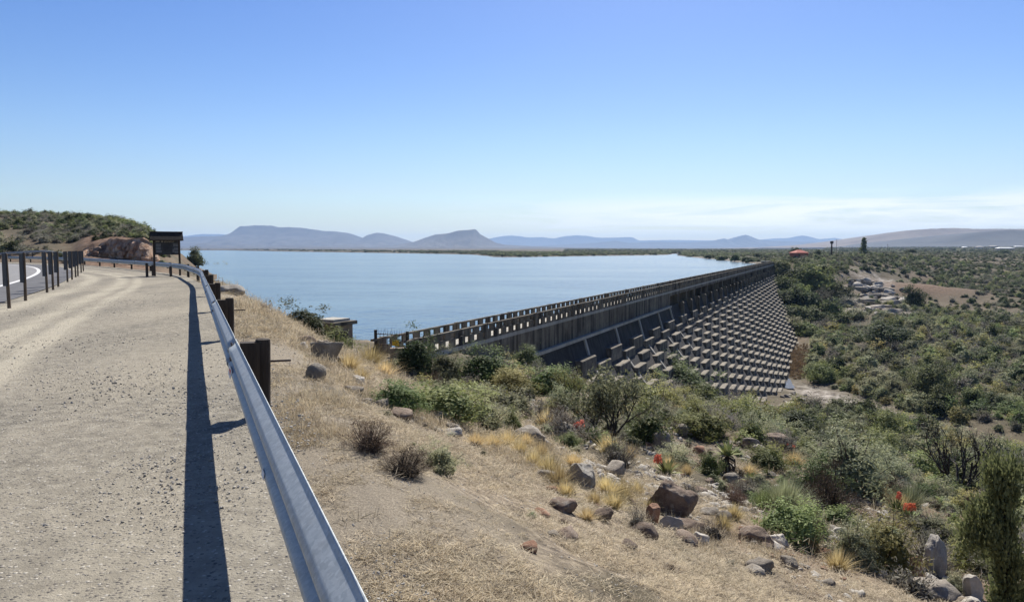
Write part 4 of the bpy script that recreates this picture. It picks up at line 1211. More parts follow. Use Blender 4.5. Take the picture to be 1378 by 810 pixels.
# thorn tree: many dark stems and a thin feathery crown
def thorn_tree(px, py, w_, h_, label, leafmat, seed, nleaf, twl, dark='bark_dark'):
    g = at(px, py); Y = g[1]; W, Hh = w_/FPX*Y, h_/FPX*Y
    rng = np.random.default_rng(seed); P = []; Rr = []; tips = []
    def grow(p, d, L, r, lev):
        n = 5; pts = [p]
        for k in range(n):
            d = d+rng.normal(size=3)*.13; d[2] += .05; d /= np.linalg.norm(d); p = p+d*L/n; pts.append(p)
        P.append(np.array(pts)); Rr.append(np.linspace(r, r*.55, n+1))
        if lev == 0: tips.extend(pts[2:]); return
        for k in range(3 if lev > 1 else 4):
            a = rng.normal(size=3); a -= d*(a@d); a /= np.linalg.norm(a)
            q = pts[int(rng.integers(2, n+1))]
            grow(q, d*.8+a*.62+np.array([0, 0, .12]), L*.66, r*.52, lev-1)
    for k in range(7):
        a = 6.28*k/7+rng.random(); 
        grow(np.array([math.cos(a)*.05, math.sin(a)*.05, -.05]), np.array([math.cos(a)*.62, math.sin(a)*.62, .85]), .48, .022, 3)
    P = [p for p in P]; allp = np.concatenate(P); sx_ = 1.0/max(np.ptp(allp[:, 0]), np.ptp(allp[:, 1])); sz_ = 1.0/allp[:, 2].max()
    S = np.array([W*sx_, W*sx_, Hh*sz_]); P = [p*S for p in P]; k = (W*sx_)
    V, F = tubes_np(P, [r*k*twl for r in Rr], 4)
    x, y = g[0], g[1]+W*.12
    OCC.append((x, y, W*.45))
    root = empty('thorn_tree', (x, y, hz(x, y)), 0, label, 'tree')
    link('branches', mesh_np('branches', V, F, [M[dark]]), root)
    T = np.array(tips)*S
    if nleaf:
        pts = T[rng.integers(0, len(T), nleaf)]+rng.normal(size=(nleaf, 3))*.045*W
        LV, LF = leaves(rng, pts, .034*W, .012*W, .2)
        link('foliage', mesh_np('foliage', LV, LF, [M[leafmat]], tint=np.repeat(rng.random(nleaf), 4)), root)
    return root
thorn_tree(820, 596, 150, 104, 'wide thorn tree with dark stems and thin grey-green crown before the spillway', 'leaf_olive', 3, 5200, 1.0)
thorn_tree(1296, 668, 130, 108, 'bare branched dark tree with hardly a leaf on the right slope', 'leaf_olive', 9, 600, 1.3)
thorn_tree(770, 540, 60, 44, 'small twiggy thorn tree left of the wide one', 'leaf_yellow', 15, 1800, .9)

# trunk overgrown by a creeper at the right edge
g = at(1352, 812); Y = 6.6; d = ray(1362, 800); x, y = d[0]*Y, d[1]*Y; z = hz(x, y)
root = empty('ivy_trunk', (x, y, z-.05), 0, 'tall trunk overgrown with green creeper at the right edge of the slope', 'tree'); root.scale = (.8, .8, 1.58); OCC.append((x, y, .5))
rng = np.random.default_rng(5)
trunk = [np.array([[.02, 0, -.2], [.0, 0, .3], [-.06, .02, .75], [-.16, 0, 1.15], [-.2, .05, 1.35]]), np.array([[.02, 0, -.1], [.12, .05, .35], [.2, .08, .65], [.3, .1, .85]])]
V, F = tubes_np(trunk, [np.array([.08, .075, .06, .05, .03]), np.array([.05, .04, .03, .02])], 8)
link('trunk', mesh_np('trunk', V, F, [M['bark_dark']], True), root)
cen = []
for k in range(190):
    h_ = rng.random()**1.1*1.28
    cx_ = np.interp(h_, [0, .3, .75, 1.15, 1.3], [.02, 0, -.06, -.16, -.2]); rr = np.interp(h_, [0, .4, .9, 1.3], [.17, .14, .10, .09])*(.6+.6*rng.random())
    a = rng.random()*6.28; cen.append((cx_+rr*math.cos(a), rr*math.sin(a), h_))
for k in range(46): cen.append((.22+rng.normal()*.14, .05+rng.normal()*.12, .1+rng.random()*.75))
for k in range(34): cen.append((-.22-rng.random()*.30, rng.normal()*.1, 1.02+rng.normal()*.07))
for k in range(26): cen.append((-.16+rng.normal()*.12, rng.normal()*.1, 1.26+rng.random()*.14))
cen = np.array(cen)
pts = np.repeat(cen, 80, 0)+rng.normal(size=(len(cen)*80, 3))*.045
LV, LF = leaves(rng, pts, .032, .018, -.1, np.array([0, 0, .6]))
link('creeper', mesh_np('creeper', LV, LF, [M['leaf_dark']], tint=np.repeat(.3*np.repeat(rng.random(len(cen)), 80)+.7*rng.random(len(pts)), 4)), root)

# long bladed clump
def blade_mesh(seed, n, L, w_, spread, mat, droop=.5, nseg=4):
    rng = np.random.default_rng(seed)
    a = rng.random(n)*6.28; lean = np.abs(rng.normal(size=n))*spread; ln = L*(.55+.45*rng.random(n)); r0 = rng.random(n)**.5*.16
    t = np.linspace(0, 1, nseg+1)
    hx_ = r0[:, None]*1.0+np.sin(lean)[:, None]*ln[:, None]*t+droop*ln[:, None]*(t**2.2)*lean[:, None]*.5
    zz = np.cos(lean)[:, None]*ln[:, None]*t-droop*.35*ln[:, None]*t**3*lean[:, None]
    ca, sa = np.cos(a), np.sin(a)
    C = np.stack([hx_*ca[:, None], hx_*sa[:, None], zz], -1)
    side = np.stack([-sa, ca, np.zeros(n)], -1)+rng.normal(size=(n, 3))*.3
    wd = w_*(1-t**1.5*.92)
    A = C+side[:, None]*wd[None, :, None]*.5; B = C-side[:, None]*wd[None, :, None]*.5
    V = np.stack([A, B], 2).reshape(-1, 3)
    i, k = np.meshgrid(np.arange(n), np.arange(nseg), indexing='ij'); b = i*(nseg+1)*2+k*2
    F = np.stack([b, b+1, b+3, b+2], -1).reshape(-1, 4)
    tint = np.repeat(rng.random(n), (nseg+1)*2)
    return mesh_np('blades', V, F, [M[mat]], tint=tint)
def bladed(px, py, w_, h_, label, mat, seed, n=420):
    g = at(px, py); Y = g[1]; W, Hh = w_/FPX*Y, h_/FPX*Y
    x, y = g[0], g[1]+W*.2; OCC.append((x, y, W*.45))
    o = link('bladed_bush', blade_mesh(seed, n, 1.0, .011, .36, mat, .7)); o.location = (x, y, hz(x, y)-.02); o.scale = (W, W, Hh)
    return tag(o, label, 'bush')
hero('green', 1062, 732, 100, 64, 'leafy green bush crowned by long arching blades above the rounded boulder')
bladed(1060, 700, 62, 62, 'bush of long arching green blades left of the very large olive bush', 'leaf_olive', 1, 2200)
bladed(1030, 690, 40, 36, 'smaller bladed green bush left of the leafy bush with arching blades', 'leaf_green', 2, 900)
bladed(1230, 690, 60, 44, 'grassy green bush around the orange-red aloe flowers', 'leaf_olive', 3, 600)

# golden grass clumps
gm = [blade_mesh(20+i, 460, 1.0, .016, .46, 'gold', .7, 3) for i in range(4)]
def gold(px, py, w_, h_, label, group=None):
    g = at(px, py); Y = g[1]; W, Hh = w_/FPX*Y, h_/FPX*Y
    o = link('grass_clump', gm[int(RNG.integers(0, 4))]); o.location = (g[0], g[1]+W*.15, g[2]-.02); o.scale = (W*1.05, W*1.05, Hh*1.15); o.rotation_euler = (0, 0, RNG.random()*6)
    return tag(o, label, 'grass', group)
gold(468, 498, 44, 24, 'golden grass clump right of the flat topped pale slab')
gold(498, 494, 44, 32, 'taller golden grass clump before the walkway gate')
gold(517, 510, 40, 26, 'golden grass clump at the foot of the tall dark bush')
gold(484, 512, 30, 20, 'lowest golden grass clump below the walkway gate')
gold(545, 500, 26, 22, 'small golden clump tucked against the tall dark bush')
for i, (px, py, w_, h_) in enumerate(((718, 632, 40, 30), (738, 644, 44, 36), (752, 656, 40, 34), (700, 612, 34, 24), (760, 668, 34, 24), (728, 618, 30, 26), (682, 600, 36, 22), (660, 604, 40, 24), (640, 600, 34, 20))):
    gold(px, py, w_, h_, 'golden grass clump along the bank edge left of the pale cracked boulder', 'golden grass along the bank edge')
for i, (px, py, w_, h_) in enumerate(((816, 668, 40, 30), (838, 676, 42, 34), (826, 686, 40, 28), (856, 668, 30, 24), (800, 680, 30, 22), (790, 700, 30, 20))):
    gold(px, py, w_, h_, 'golden grass clump between the pale cracked boulder and the dark boulder', 'golden grass between the two boulders')
for i, (px, py, w_, h_) in enumerate(((900, 634, 26, 22), (1215, 690, 36, 26), (1185, 672, 34, 24), (975, 716, 34, 26), (990, 700, 30, 24), (1070, 628, 34, 22), (1110, 640, 24, 20), (818, 612, 34, 30), (848, 618, 26, 22), (772, 628, 30, 22), (735, 578, 30, 30), (1090, 742, 30, 26), (1130, 770, 40, 34), (660, 552, 24, 20), (708, 600, 24, 20), (880, 688, 30, 20), (1010, 640, 26, 18), (925, 640, 22, 18))):
    gold(px, py, w_, h_, 'golden grass clump among the bushes and stones of the lower slope', 'golden grass on the lower slope')

# aloes
def aloe_rosette(seed, n=26, L=.6):
    rng = np.random.default_rng(seed); mb = MB()
    for i in range(n):
        a = i*2.4+rng.random()*.3; el = .15+1.15*(i/n); l_ = L*(.75+.3*rng.random()); w_ = .075*L/.6
        d = np.array([math.cos(a)*math.cos(el), math.sin(a)*math.cos(el), math.sin(el)]); s_ = np.array([-math.sin(a), math.cos(a), 0]); u = np.cross(d, s_)
        rows = []
        for t in (0, .3, .65, 1):
            c = d*l_*t+np.array([0, 0, -.14*l_*t*t+.05]); ww = w_*(1-t**1.4*.97)
            rows.append([tuple(c+s_*ww), tuple(c-u*ww*.35), tuple(c-s_*ww)])
        vs = [p for r_ in rows for p in r_]; fs = []
        for k in range(3):
            for j in range(2): fs.append((k*3+j, k*3+j+1, (k+1)*3+j+1, (k+1)*3+j))
        mb.add(vs, fs)
    me = mb.mesh('rosette', M['aloe'])
    a = me.attributes.new('tint', 'FLOAT', 'POINT'); a.data.foreach_set('value', np.repeat(rng.random(n), 12).astype(np.float32))
    return me
ar = [aloe_rosette(i) for i in range(3)]
def aloe(px, py, Lm, label, spikes=(), skirt=False, group=None):
    """spikes: pixels of the flower heads"""
    g = at(px, py); Y = g[1]
    r = empty('aloe', tuple(g), 0, label, 'aloe', group); OCC.append((g[0], g[1], .3))
    stem = .0
    if skirt:
        rng = np.random.default_rng(2); mb = MB(); stem = .42*Lm/.5
        n = 60
        for i in range(n):
            a = rng.random()*6.28; z1 = stem*(.2+.85*rng.random()); l_ = .32*Lm/.5
            p0 = np.array([.03*math.cos(a), .03*math.sin(a), z1+.05]); p1 = p0+np.array([math.cos(a)*.17, math.sin(a)*.17, -.08])*Lm/.5; p2 = p1+np.array([math.cos(a)*.03, math.sin(a)*.03, -l_*.6])
            p2[2] = max(p2[2], -.05); s_ = np.array([-math.sin(a), math.cos(a), 0])*.03
            mb.add([tuple(p0+s_), tuple(p0-s_), tuple(p1-s_), tuple(p1+s_), tuple(p2)], [(0, 1, 2, 3), (3, 2, 4)])
        mb.tube([(0, 0, -.1), (0, 0, stem)], .06, 8)
        mb.build('dead_leaf_skirt', M['aloe_dry'], r)
    o = link('rosette', random.choice(ar), r); o.scale = (Lm/.6,)*3; o.location = (0, 0, stem)
    for (fx, fy) in spikes:
        dd = ray(fx, fy); t = (g[1]+.05)/dd[1]; X = np.array([dd[0]*t-g[0], .05, EYE+dd[2]*t-g[2]])
        X[2] = max(X[2], .35); 
        mb = MB(); mb.tube([(0, 0, stem), (X[0]*.4, X[1]*.5, X[2]*.55), tuple(X)], [.014, .012, .009], 5)
        fo = mb.build('flower_stalk', M['pole'], r)
        rng = np.random.default_rng(int(fx)); n = 110; tt = rng.random(n)
        a = rng.random(n)*6.28; rad = .06*(1-.55*tt)
        C = np.stack([X[0]+np.cos(a)*rad, X[1]+np.sin(a)*rad, X[2]-.08+tt*.18], -1)
        LV, LF = leaves(rng, C, .07, .022, -.3)
        ll = link('flower_head', mesh_np('flower_head', LV, LF, [M['aloe_red']], tint=np.repeat(rng.random(n), 4)), fo)
aloe(793, 596, .5, 'green aloe with several red flower heads left of the grey bush', [(777, 573), (783, 570), (774, 576)])
aloe(781, 566, .45, 'aloe with one red flower head tucked under the thorn tree', [(778, 557)])
aloe(897, 640, .5, 'spiky aloe with a red flower head above the dark boulder', [(883, 631), (887, 633)])
aloe(978, 637, .55, 'aloe with a pale leaf crown over a skirt of dead dark leaves', [], True)
aloe(1056, 598, .45, 'aloe with a red flower head beside the long dark rock', [(1053, 586)])
aloe(1062, 612, .45, 'aloe with a small orange flower head below the long dark rock', [(1068, 603), (1060, 605)])
aloe(1176, 664, .5, 'aloe with a deep red flower head at the foot of the very large olive bush', [(1173, 646)])
aloe(1206, 690, .5, 'aloe with one orange-red flower head on the right slope', [(1210, 667)])
aloe(1222, 702, .5, 'aloe with a wide orange-red flower cluster nearest the bare branched tree', [(1219, 686), (1225, 684), (1229, 686)])
aloe(1010, 648, .35, 'small green aloe without flowers right of the skirted aloe')
aloe(1030, 640, .3, 'tiny aloe without flowers near the long bladed bush')
# ------------------------------------------------------------------ rocks
def ico(sub):
    import bmesh
    bm = bmesh.new(); bmesh.ops.create_icosphere(bm, subdivisions=sub, radius=1.0)
    V = np.array([v.co[:] for v in bm.verts]); F = np.array([[v.index for v in f.verts] for f in bm.faces]); bm.free(); return V, F
ICO = {s: ico(s) for s in (1, 2, 3, 4, 5)}
def rock_mesh(seed, mat, sub=4, cuts=9, rnd=.0, name='rock'):
    rng = np.random.default_rng(seed); V, F = ICO[sub]; V = V.copy()
    pw = 5.0 if rnd < .08 else 2.4                       # blocky or rounded
    V /= (np.abs(V)**pw).sum(1, keepdims=True)**(1/pw)
    q = rng.normal(size=(3, 3)); q, _ = np.linalg.qr(q)
    if rnd < .15:
        V = V*np.array([1.15, 1, .9])
        az_ = rng.random()*6.28; c_, s_ = math.cos(az_), math.sin(az_); V = V@np.array([[c_, s_, 0], [-s_, c_, 0], [0, 0, 1]])
        tl = rng.normal()*.3; c_, s_ = math.cos(tl), math.sin(tl); V = V@np.array([[1, 0, 0], [0, c_, s_], [0, -s_, c_]])
    V /= np.linalg.norm(V, axis=1).max()
    for k in range(cuts):
        n = rng.normal(size=3); n /= np.linalg.norm(n); h = .46+.30*rng.random()+rnd
        d = V@n-h; m = d > 0; V[m] -= n*d[m][:, None]*.98
    nrm = V/np.linalg.norm(V, axis=1, keepdims=True)
    nz_ = fbm(V[:, 0]*2.2+seed, V[:, 1]*2.2+V[:, 2]*1.7, seed, 4)
    nz2 = np.abs(fbm(V[:, 0]*6+V[:, 2]*5, V[:, 1]*6-V[:, 2]*4, seed+5, 4))
    V = V+nrm*(.13*nz_-.09*nz2)[:, None]
    V -= (V.max(0)+V.min(0))/2; V /= np.ptp(V, axis=0)*.5
    return mesh_np(name, V, F, [M[mat]], False)
def slab_mesh(seed, mat):
    V, F = ICO[4]; V = V.copy(); V /= (np.abs(V)**7).sum(1, keepdims=True)**(1/7)
    V[:, 2] = np.clip(V[:, 2], -1, .82); V[:, :2] *= (.50+.50*(V[:, 2:3]+1)/1.82)
    V[:, 0] += .18*V[:, 2]; nn = V/np.linalg.norm(V, axis=1, keepdims=True)
    V = V+nn*(.07*fbm(V[:, 0]*2.5+seed, V[:, 1]*2.5+V[:, 2]*2, seed, 4)-.07*np.abs(fbm(V[:, 0]*7, V[:, 1]*7+V[:, 2]*6, seed+2, 3)))[:, None]
    V -= (V.max(0)+V.min(0))/2; V /= np.ptp(V, axis=0)*.5
    return mesh_np('rock', V, F, [M[mat]], False)
def boulder(px, py, w_, h_, label, mat='rock_grey', seed=1, sub=4, cuts=10, rnd=0., depth=.8, rz=None, tilt=(0, 0), group=None, me=None):
    g = at(px, py); Y = float(g[1]); W, Hh = w_/FPX*Y, h_/FPX*Y
    o = link('boulder', me or rock_mesh(seed, mat, sub, cuts, rnd)); o.location = (g[0], g[1]+W*.2, g[2]+Hh*.28)
    o.scale = (W*.56, W*.56*depth, Hh*.72); o.rotation_euler = (tilt[0], tilt[1], (seed*1.3) if rz is None else rz)
    OCC.append((g[0], g[1]+W*.2, W*.5))
    return tag(o, label, 'boulder', group)
boulder(905, 694, 62, 42, 'big dark cracked boulder in the middle of the lower slope', 'rock_brown', 6, 5, 7, .0, .9, .4, (.3, .12))
boulder(784, 660, 48, 34, 'pale lichened boulder left of the big dark one', 'rock_pale', 18, 5, 8, .0, .8, .9, (.3, .3))
boulder(1020, 735, 44, 24, 'smooth rounded brown boulder at the foot of the slope', 'rock_brown', 12, 4, 4, .2, .8, .1)
boulder(1050, 736, 26, 16, 'pale angular stone touching the smooth rounded boulder', 'rock_pale', 14, 4, 10)
boulder(1034, 742, 20, 12, 'small brown stone before the smooth rounded boulder', 'rock_brown', 15, 3, 8)
boulder(1062, 766, 24, 16, 'small grey stone alone on the dry grass at lower right', 'rock_grey', 16, 4, 10)
boulder(1262, 775, 46, 54, 'tall pale angular boulder beside the ivy-clad trunk', 'rock_pale', 21, 5, 12, -.05, .6, 1.0, (0, .15))
boulder(1232, 782, 24, 34, 'narrow brown upright stone left of the tall pale boulder', 'rock_red', 22, 4, 10, 0, .7)
boulder(1256, 806, 60, 22, 'flat grey slab below the tall pale boulder', 'rock_grey', 23, 4, 14, -.1, .9)
boulder(1313, 806, 26, 34, 'pale round stone at the base of the ivy-clad trunk', 'rock_pale', 24, 4, 8)
boulder(903, 716, 34, 22, 'grey-blue broken slab under the big dark boulder', 'rock_pale', 31, 4, 12, -.1)
boulder(880, 703, 24, 24, 'reddish stone against the left of the big dark boulder', 'rock_red', 32, 4, 12, -.05)
boulder(944, 730, 24, 12, 'white stone right of the small grey shrub', 'rock_pale', 33, 4, 10)
boulder(975, 700, 20, 12, 'small rounded grey stone right of the big dark boulder', 'rock_grey', 34, 3, 5, .15)
boulder(712, 595, 40, 20, 'low dark boulder under the small bright green bush', 'rock_grey', 41, 4, 10)
boulder(630, 562, 56, 16, 'pale fractured outcrop in the low thicket', 'rock_pale', 42, 4, 14, -.1)
boulder(890, 606, 26, 26, 'knobbly dark rock beside the grey bush', 'rock_grey', 43, 4, 7)
boulder(1042, 602, 50, 17, 'long dark log-shaped rock on the stony ground', 'rock_brown', 44, 4, 8, 0, .4, -.35)
boulder(1012, 606, 22, 16, 'grey stone left of the long dark rock', 'rock_grey', 45, 3, 8)
boulder(1022, 610, 24, 12, 'pale stone in front of the long dark rock', 'rock_pale', 46, 3, 8)
boulder(942, 612, 22, 12, 'rust-red stone on the bare stony patch', 'rock_red', 47, 3, 9)
boulder(925, 585, 24, 14, 'grey stone at the foot of the yellow-green bush', 'rock_grey', 48, 3, 9)
boulder(985, 648, 24, 12, 'flat grey stone just below the skirted aloe', 'rock_grey', 49, 3, 8)
boulder(830, 640, 30, 18, 'rounded dark stone behind the golden grass', 'rock_grey', 50, 3, 6)
boulder(438, 488, 38, 27, 'flat topped pale slab overhanging the bank edge', 'rock_grey', 51, 4, 7, .02, .8, .35, (-.12, .05), None, slab_mesh(51, 'rock_grey'))
boulder(424, 510, 30, 22, 'rounded pale stone under the flat topped slab', 'rock_grey', 52, 4, 6, .1)
boulder(434, 472, 20, 14, 'small pointed stone behind the flat topped slab', 'rock_grey', 53, 3, 10)
boulder(411, 468, 24, 16, 'rounded stone on the bank edge above the flat topped slab', 'rock_brown', 54, 4, 6, .1)
boulder(352, 420, 14, 11, 'squat dark stone on the bank beside the crash barrier', 'rock_brown', 55, 4, 10)
boulder(308, 395, 32, 12, 'long pale rock on the upper bank near the bend', 'rock_pale', 56, 4, 9)
boulder(482, 518, 20, 13, 'pale low stone at the edge of the low thicket', 'rock_pale', 57, 4, 10)
ZONE_TXT = []
def stones(n, pick, mats, smin, smax, label, group, seed, meshes=7, sub=3, name='rock'):
    rng = np.random.default_rng(seed); ms = [rock_mesh(seed*10+i, mats[i % len(mats)], sub, 9, 0, name) for i in range(meshes)]
    for k in range(n):
        px, py = pick(rng); g = at(px, py); s = smin+(smax-smin)*rng.random()**2.2
        o = link(name, ms[int(rng.integers(0, meshes))]); o.location = (g[0], g[1], g[2]+s*.06)
        o.scale = (s*(.8+.4*rng.random()), s*(.8+.4*rng.random()), s*(.45+.35*rng.random())); o.rotation_euler = (rng.normal()*.2, rng.normal()*.2, rng.random()*6.28)
        tag(o, label, 'rock', group)
EDGE = [(300, 392), (345, 412), (380, 436), (405, 458), (440, 490), (480, 522), (520, 548), (570, 572), (610, 592)]
def pick_edge(rng):
    t = rng.random()*(len(EDGE)-1); i = int(t); f = t-i
    return EDGE[i][0]*(1-f)+EDGE[i+1][0]*f+rng.normal()*7, EDGE[i][1]*(1-f)+EDGE[i+1][1]*f+rng.normal()*7
stones(34, pick_edge, ['rock_grey', 'rock_pale', 'rock_brown'],   .05, .2, 'rough stone strewn along the upper edge of the dry bank', 'stones along the bank edge', 3)
stones(60, lambda r: (r.uniform(700, 1120), r.uniform(580, 740)), ['rock_brown', 'rock_grey', 'rock_red', 'rock_brown'], .05, .2, 'loose stone lying among the shrubs of the lower slope', 'stones on the lower slope', 4)
stones(34, lambda r: (r.normal(1080, 60), r.normal(752, 14)), ['rock_grey', 'rock_pale', 'rock_red'], .04, .16, 'small stone in the row of rubble at the foot of the bank', 'rubble at the foot of the bank', 5)
def pick_ch(rng):
    t = rng.random()
    return 1140+t*85+rng.normal()*9, 378+t*38+rng.normal()*5
stones(90, pick_ch, ['rock_pale', 'rock_grey', 'rock_pale'], .7, 2.8, 'pale block of bedrock in the dry rock channel', 'blocks in the dry rock channel', 6)
rngl = np.random.default_rng(12)
for k, (px, py, w_, h_) in enumerate(((1152, 380, 34, 4), (1172, 384, 40, 5), (1160, 391, 36, 5), (1190, 392, 46, 5), (1180, 400, 52, 6), (1206, 402, 36, 5), (1168, 407, 36, 6), (1196, 410, 52, 7), (1184, 417, 46, 8), (1215, 414, 34, 6), (1160, 400, 26, 5), (1205, 422, 40, 8), (1225, 425, 44, 5))):
    boulder(px, py, w_*.72, h_*.85, 'long pale ledge of layered bedrock in the dry rock channel', 'rock_grey', 300+k, 4, 12, -.10, .45, rngl.normal()*.22, (0, 0), 'bedrock ledges of the rock channel')
stones(34, lambda r: (r.normal(1182, 16), r.normal(420, 4)), ['rock_pale', 'rock_grey', 'rock_brown'], .8, 2.4, 'tumbled block at the lower end of the dry rock channel', 'tumbled blocks below the rock channel', 7)
stones(30, lambda r: (r.normal(1064, 12), r.uniform(528, 552)), ['rock_pale', 'rock_grey'], .3, .9, 'pale stone on the gravel bar below the dam', 'stones on the gravel bar', 8)
stones(30, lambda r: (r.uniform(118, 210), r.uniform(336, 346)), ['rock_red', 'rock_brown', 'rock_pale'], .25, .9, 'reddish stone of the rubble under the road cutting', 'rubble under the road cutting', 9)

stones(22, lambda r: (r.uniform(-20, 335), r.uniform(470, 800)), ['rock_pale', 'rock_grey', 'rock_pale'], .02, .065, 'small pale flat stone lying loose on the gravel lay-by', 'loose stones on the gravel lay-by', 10)
# ------------------------------------------------------------------ random fill of shrubs
def free(x, y, r):
    for ox, oy, orad in OCC:
        if (x-ox)**2+(y-oy)**2 < (orad+r*.4)**2: return False
    return True
FILL = []
rng = np.random.default_rng(77)
def proj(x, y, z):
    dx, dy, dz = x, y, z-EYE
    c = dy*CP-dz*SP_; v = dy*SP_+dz*CP
    return 689+FPX*dx/c, 405-FPX*v/c, c
def region(n, xr, yr, test, kinds, smin, smax, zone, hr=(.6, .95), sp=.27):
    x = rng.uniform(*xr, n); y = rng.uniform(*yr, n)
    s, p = dam_sp(x, y); N = lin_N(x, y)
    ok = test(x, y, s, p, N)
    x, y = x[ok], y[ok]; z = H(x, y)
    cell = {}
    for X, Y_, Z in zip(x, y, z):
        w_ = smin+(smax-smin)*rng.random()**1.7
        key = (int(X/3), int(Y_/3)); bad = False
        for a in (-1, 0, 1):
            for b in (-1, 0, 1):
                for (qx, qy, qw) in cell.get((key[0]+a, key[1]+b), ()):
                    if (qx-X)**2+(qy-Y_)**2 < (sp*(qw+w_))**2: bad = True
        if bad or not free(X, Y_, w_): continue
        cell.setdefault(key, []).append((X, Y_, w_))
        px, py, c = proj(X, Y_, Z)
        kd = kinds[int(rng.integers(0, len(kinds)))]
        FILL.append((w_*FPX/c, X, Y_, w_, w_*(hr[0]+(hr[1]-hr[0])*rng.random()), kd, zone, -60 < px < 1440 and py < 860, py))
offriver = lambda x, y: poly_dist(x, y, RIVER) > np.where(y < 158, 6.0, 3.5)
blkclear = lambda s, p: (p > 18) | (s < 20) | ((s < 75) & (p > 10))
# the slope between bank and dam
region(1800, (-8, 40), (9, 62), lambda x, y, s, p, N: (N > 7) & (N < 34) & ((s < -2) | (p > 4)) & blkclear(s, p) & (fbm(x/5, y/5, 201, 3) > -.2), ['grey', 'olive', 'grey', 'green', 'yellow', 'olive', 'dead'], .35, 1.5, 0)
region(2400, (0, 130), (30, 140), lambda x, y, s, p, N: (N > 30) & (N < 112) & (p > 3) & ((p > 6) | (s < 25)) & blkclear(s, p) & offriver(x, y), ['green', 'olive', 'dense', 'yellow', 'grey', 'olive'], 1.4, 4.2, 1)
# valley floor and far slope
region(9000, (60, 230), (60, 330), lambda x, y, s, p, N: (N > 92) & (N < 260) & (p > 19) & offriver(x, y) & (poly_dist(x, y, ROCKCH) > 9) & (fbm(x/16, y/16, 203, 3) > -.6), ['green', 'olive', 'grey', 'grey', 'olive', 'yellow', 'dense', 'olive'], 2.0, 5.4, 2, (.6, .95), .24)
region(5200, (110, 420), (240, 560), lambda x, y, s, p, N: (N >= 240) & (p > 8) & (s > 240) & (poly_dist(x, y, ROCKCH) > 9) & (np.hypot((x-196)/24, (y-352)/17) > 1), ['dense', 'dense', 'olive', 'grey', 'green'], 1.4, 4.2, 3, (.55, .85), .3)
FILL.sort(key=lambda f: -f[0])
vis_ = [f for f in FILL if f[7]]; hid_ = [f for f in FILL if not f[7]]
IND = vis_[:235]; REST = vis_[235:]+hid_
ZL = [('low drab shrub on the rocky slope between the bank and the dam', 'shrubs on the rocky slope'), ('bush on the steep side of the valley below the dam wall', 'bushes on the valley side'),
      ('bush of the thicket covering the valley floor below the dam', 'bushes of the valley floor'), ('dark bush on the far slope beyond the valley', 'bushes on the far slope')]
KN = {'dense': 'dark green', 'green': 'green', 'olive': 'olive', 'grey': 'grey twiggy', 'yellow': 'yellow-green', 'dead': 'dead brown'}
for f in IND:
    scr, X, Y_, w_, h_, kd, zone, v, py = f
    lod = 1.0 if scr > 60 else (.45 if scr > 26 else .2)
    lb = ZL[zone][0]; lb = (KN[kd]+' '+lb.replace('low drab ', 'low ').replace('dark bush', 'bush'))
    put_shrub(kd, X, Y_, w_, h_, lb, KN[kd]+' '+ZL[zone][1], lod, scr > 34)

# ------------------------------------------------------------------ uncountable cover, one object of each sort
def gn_stuff(name, pts, rots, scl, idx, protos, hide=True):
    me = bpy.data.meshes.new(name); n = len(pts)
    me.vertices.add(n); me.vertices.foreach_set('co', np.asarray(pts, np.float32).ravel())
    for nm, tp, arr in (('rot', 'FLOAT_VECTOR', rots), ('scl', 'FLOAT_VECTOR', scl)):
        a = me.attributes.new(nm, tp, 'POINT'); a.data.foreach_set('vector', np.asarray(arr, np.float32).ravel())
    a = me.attributes.new('idx', 'INT', 'POINT'); a.data.foreach_set('value', np.asarray(idx, np.int32))
    o = link(name, me); o['kind'] = 'stuff'
    coll = bpy.data.collections.new(name+'_sources')
    for k, p in enumerate(protos):
        s = bpy.data.objects.new('%s_source_%02d' % (name, k), p); coll.objects.link(s)
    ng = bpy.data.node_groups.new(name+'_scatter', 'GeometryNodeTree')
    ng.interface.new_socket('Geometry', in_out='INPUT', socket_type='NodeSocketGeometry')
    ng.interface.new_socket('Geometry', in_out='OUTPUT', socket_type='NodeSocketGeometry')
    N_ = ng.nodes; Lk = ng.links
    gi = N_.new('NodeGroupInput'); go = N_.new('NodeGroupOutput'); ip = N_.new('GeometryNodeInstanceOnPoints')
    ci = N_.new('GeometryNodeCollectionInfo'); ci.inputs['Collection'].default_value = coll
    ci.inputs['Separate Children'].default_value = True; ci.inputs['Reset Children'].default_value = True
    def na(nm, tp):
        a = N_.new('GeometryNodeInputNamedAttribute'); a.data_type = tp; a.inputs['Name'].default_value = nm; return a.outputs[0]
    Lk.new(gi.outputs[0], ip.inputs['Points']); Lk.new(ci.outputs[0], ip.inputs['Instance'])
    ip.inputs['Pick Instance'].default_value = True
    Lk.new(na('idx', 'INT'), ip.inputs['Instance Index'])
    Lk.new(na('rot', 'FLOAT_VECTOR'), ip.inputs['Rotation']); Lk.new(na('scl', 'FLOAT_VECTOR'), ip.inputs['Scale'])
    Lk.new(ip.outputs[0], go.inputs[0])
    md = o.modifiers.new('scatter', 'NODES'); md.node_group = ng
    return o
def cover(name, x, y, w_, h_, idx, protos, dz=0.0, tilt=.06, z=None):
    n = len(x); z = H(x, y) if z is None else z
    r = np.stack([rng.normal(size=n)*tilt, rng.normal(size=n)*tilt, rng.random(n)*6.28], -1)
    return gn_stuff(name, np.stack([x, y, z+dz], -1), r, np.stack([w_, w_, h_], -1), idx, protos)

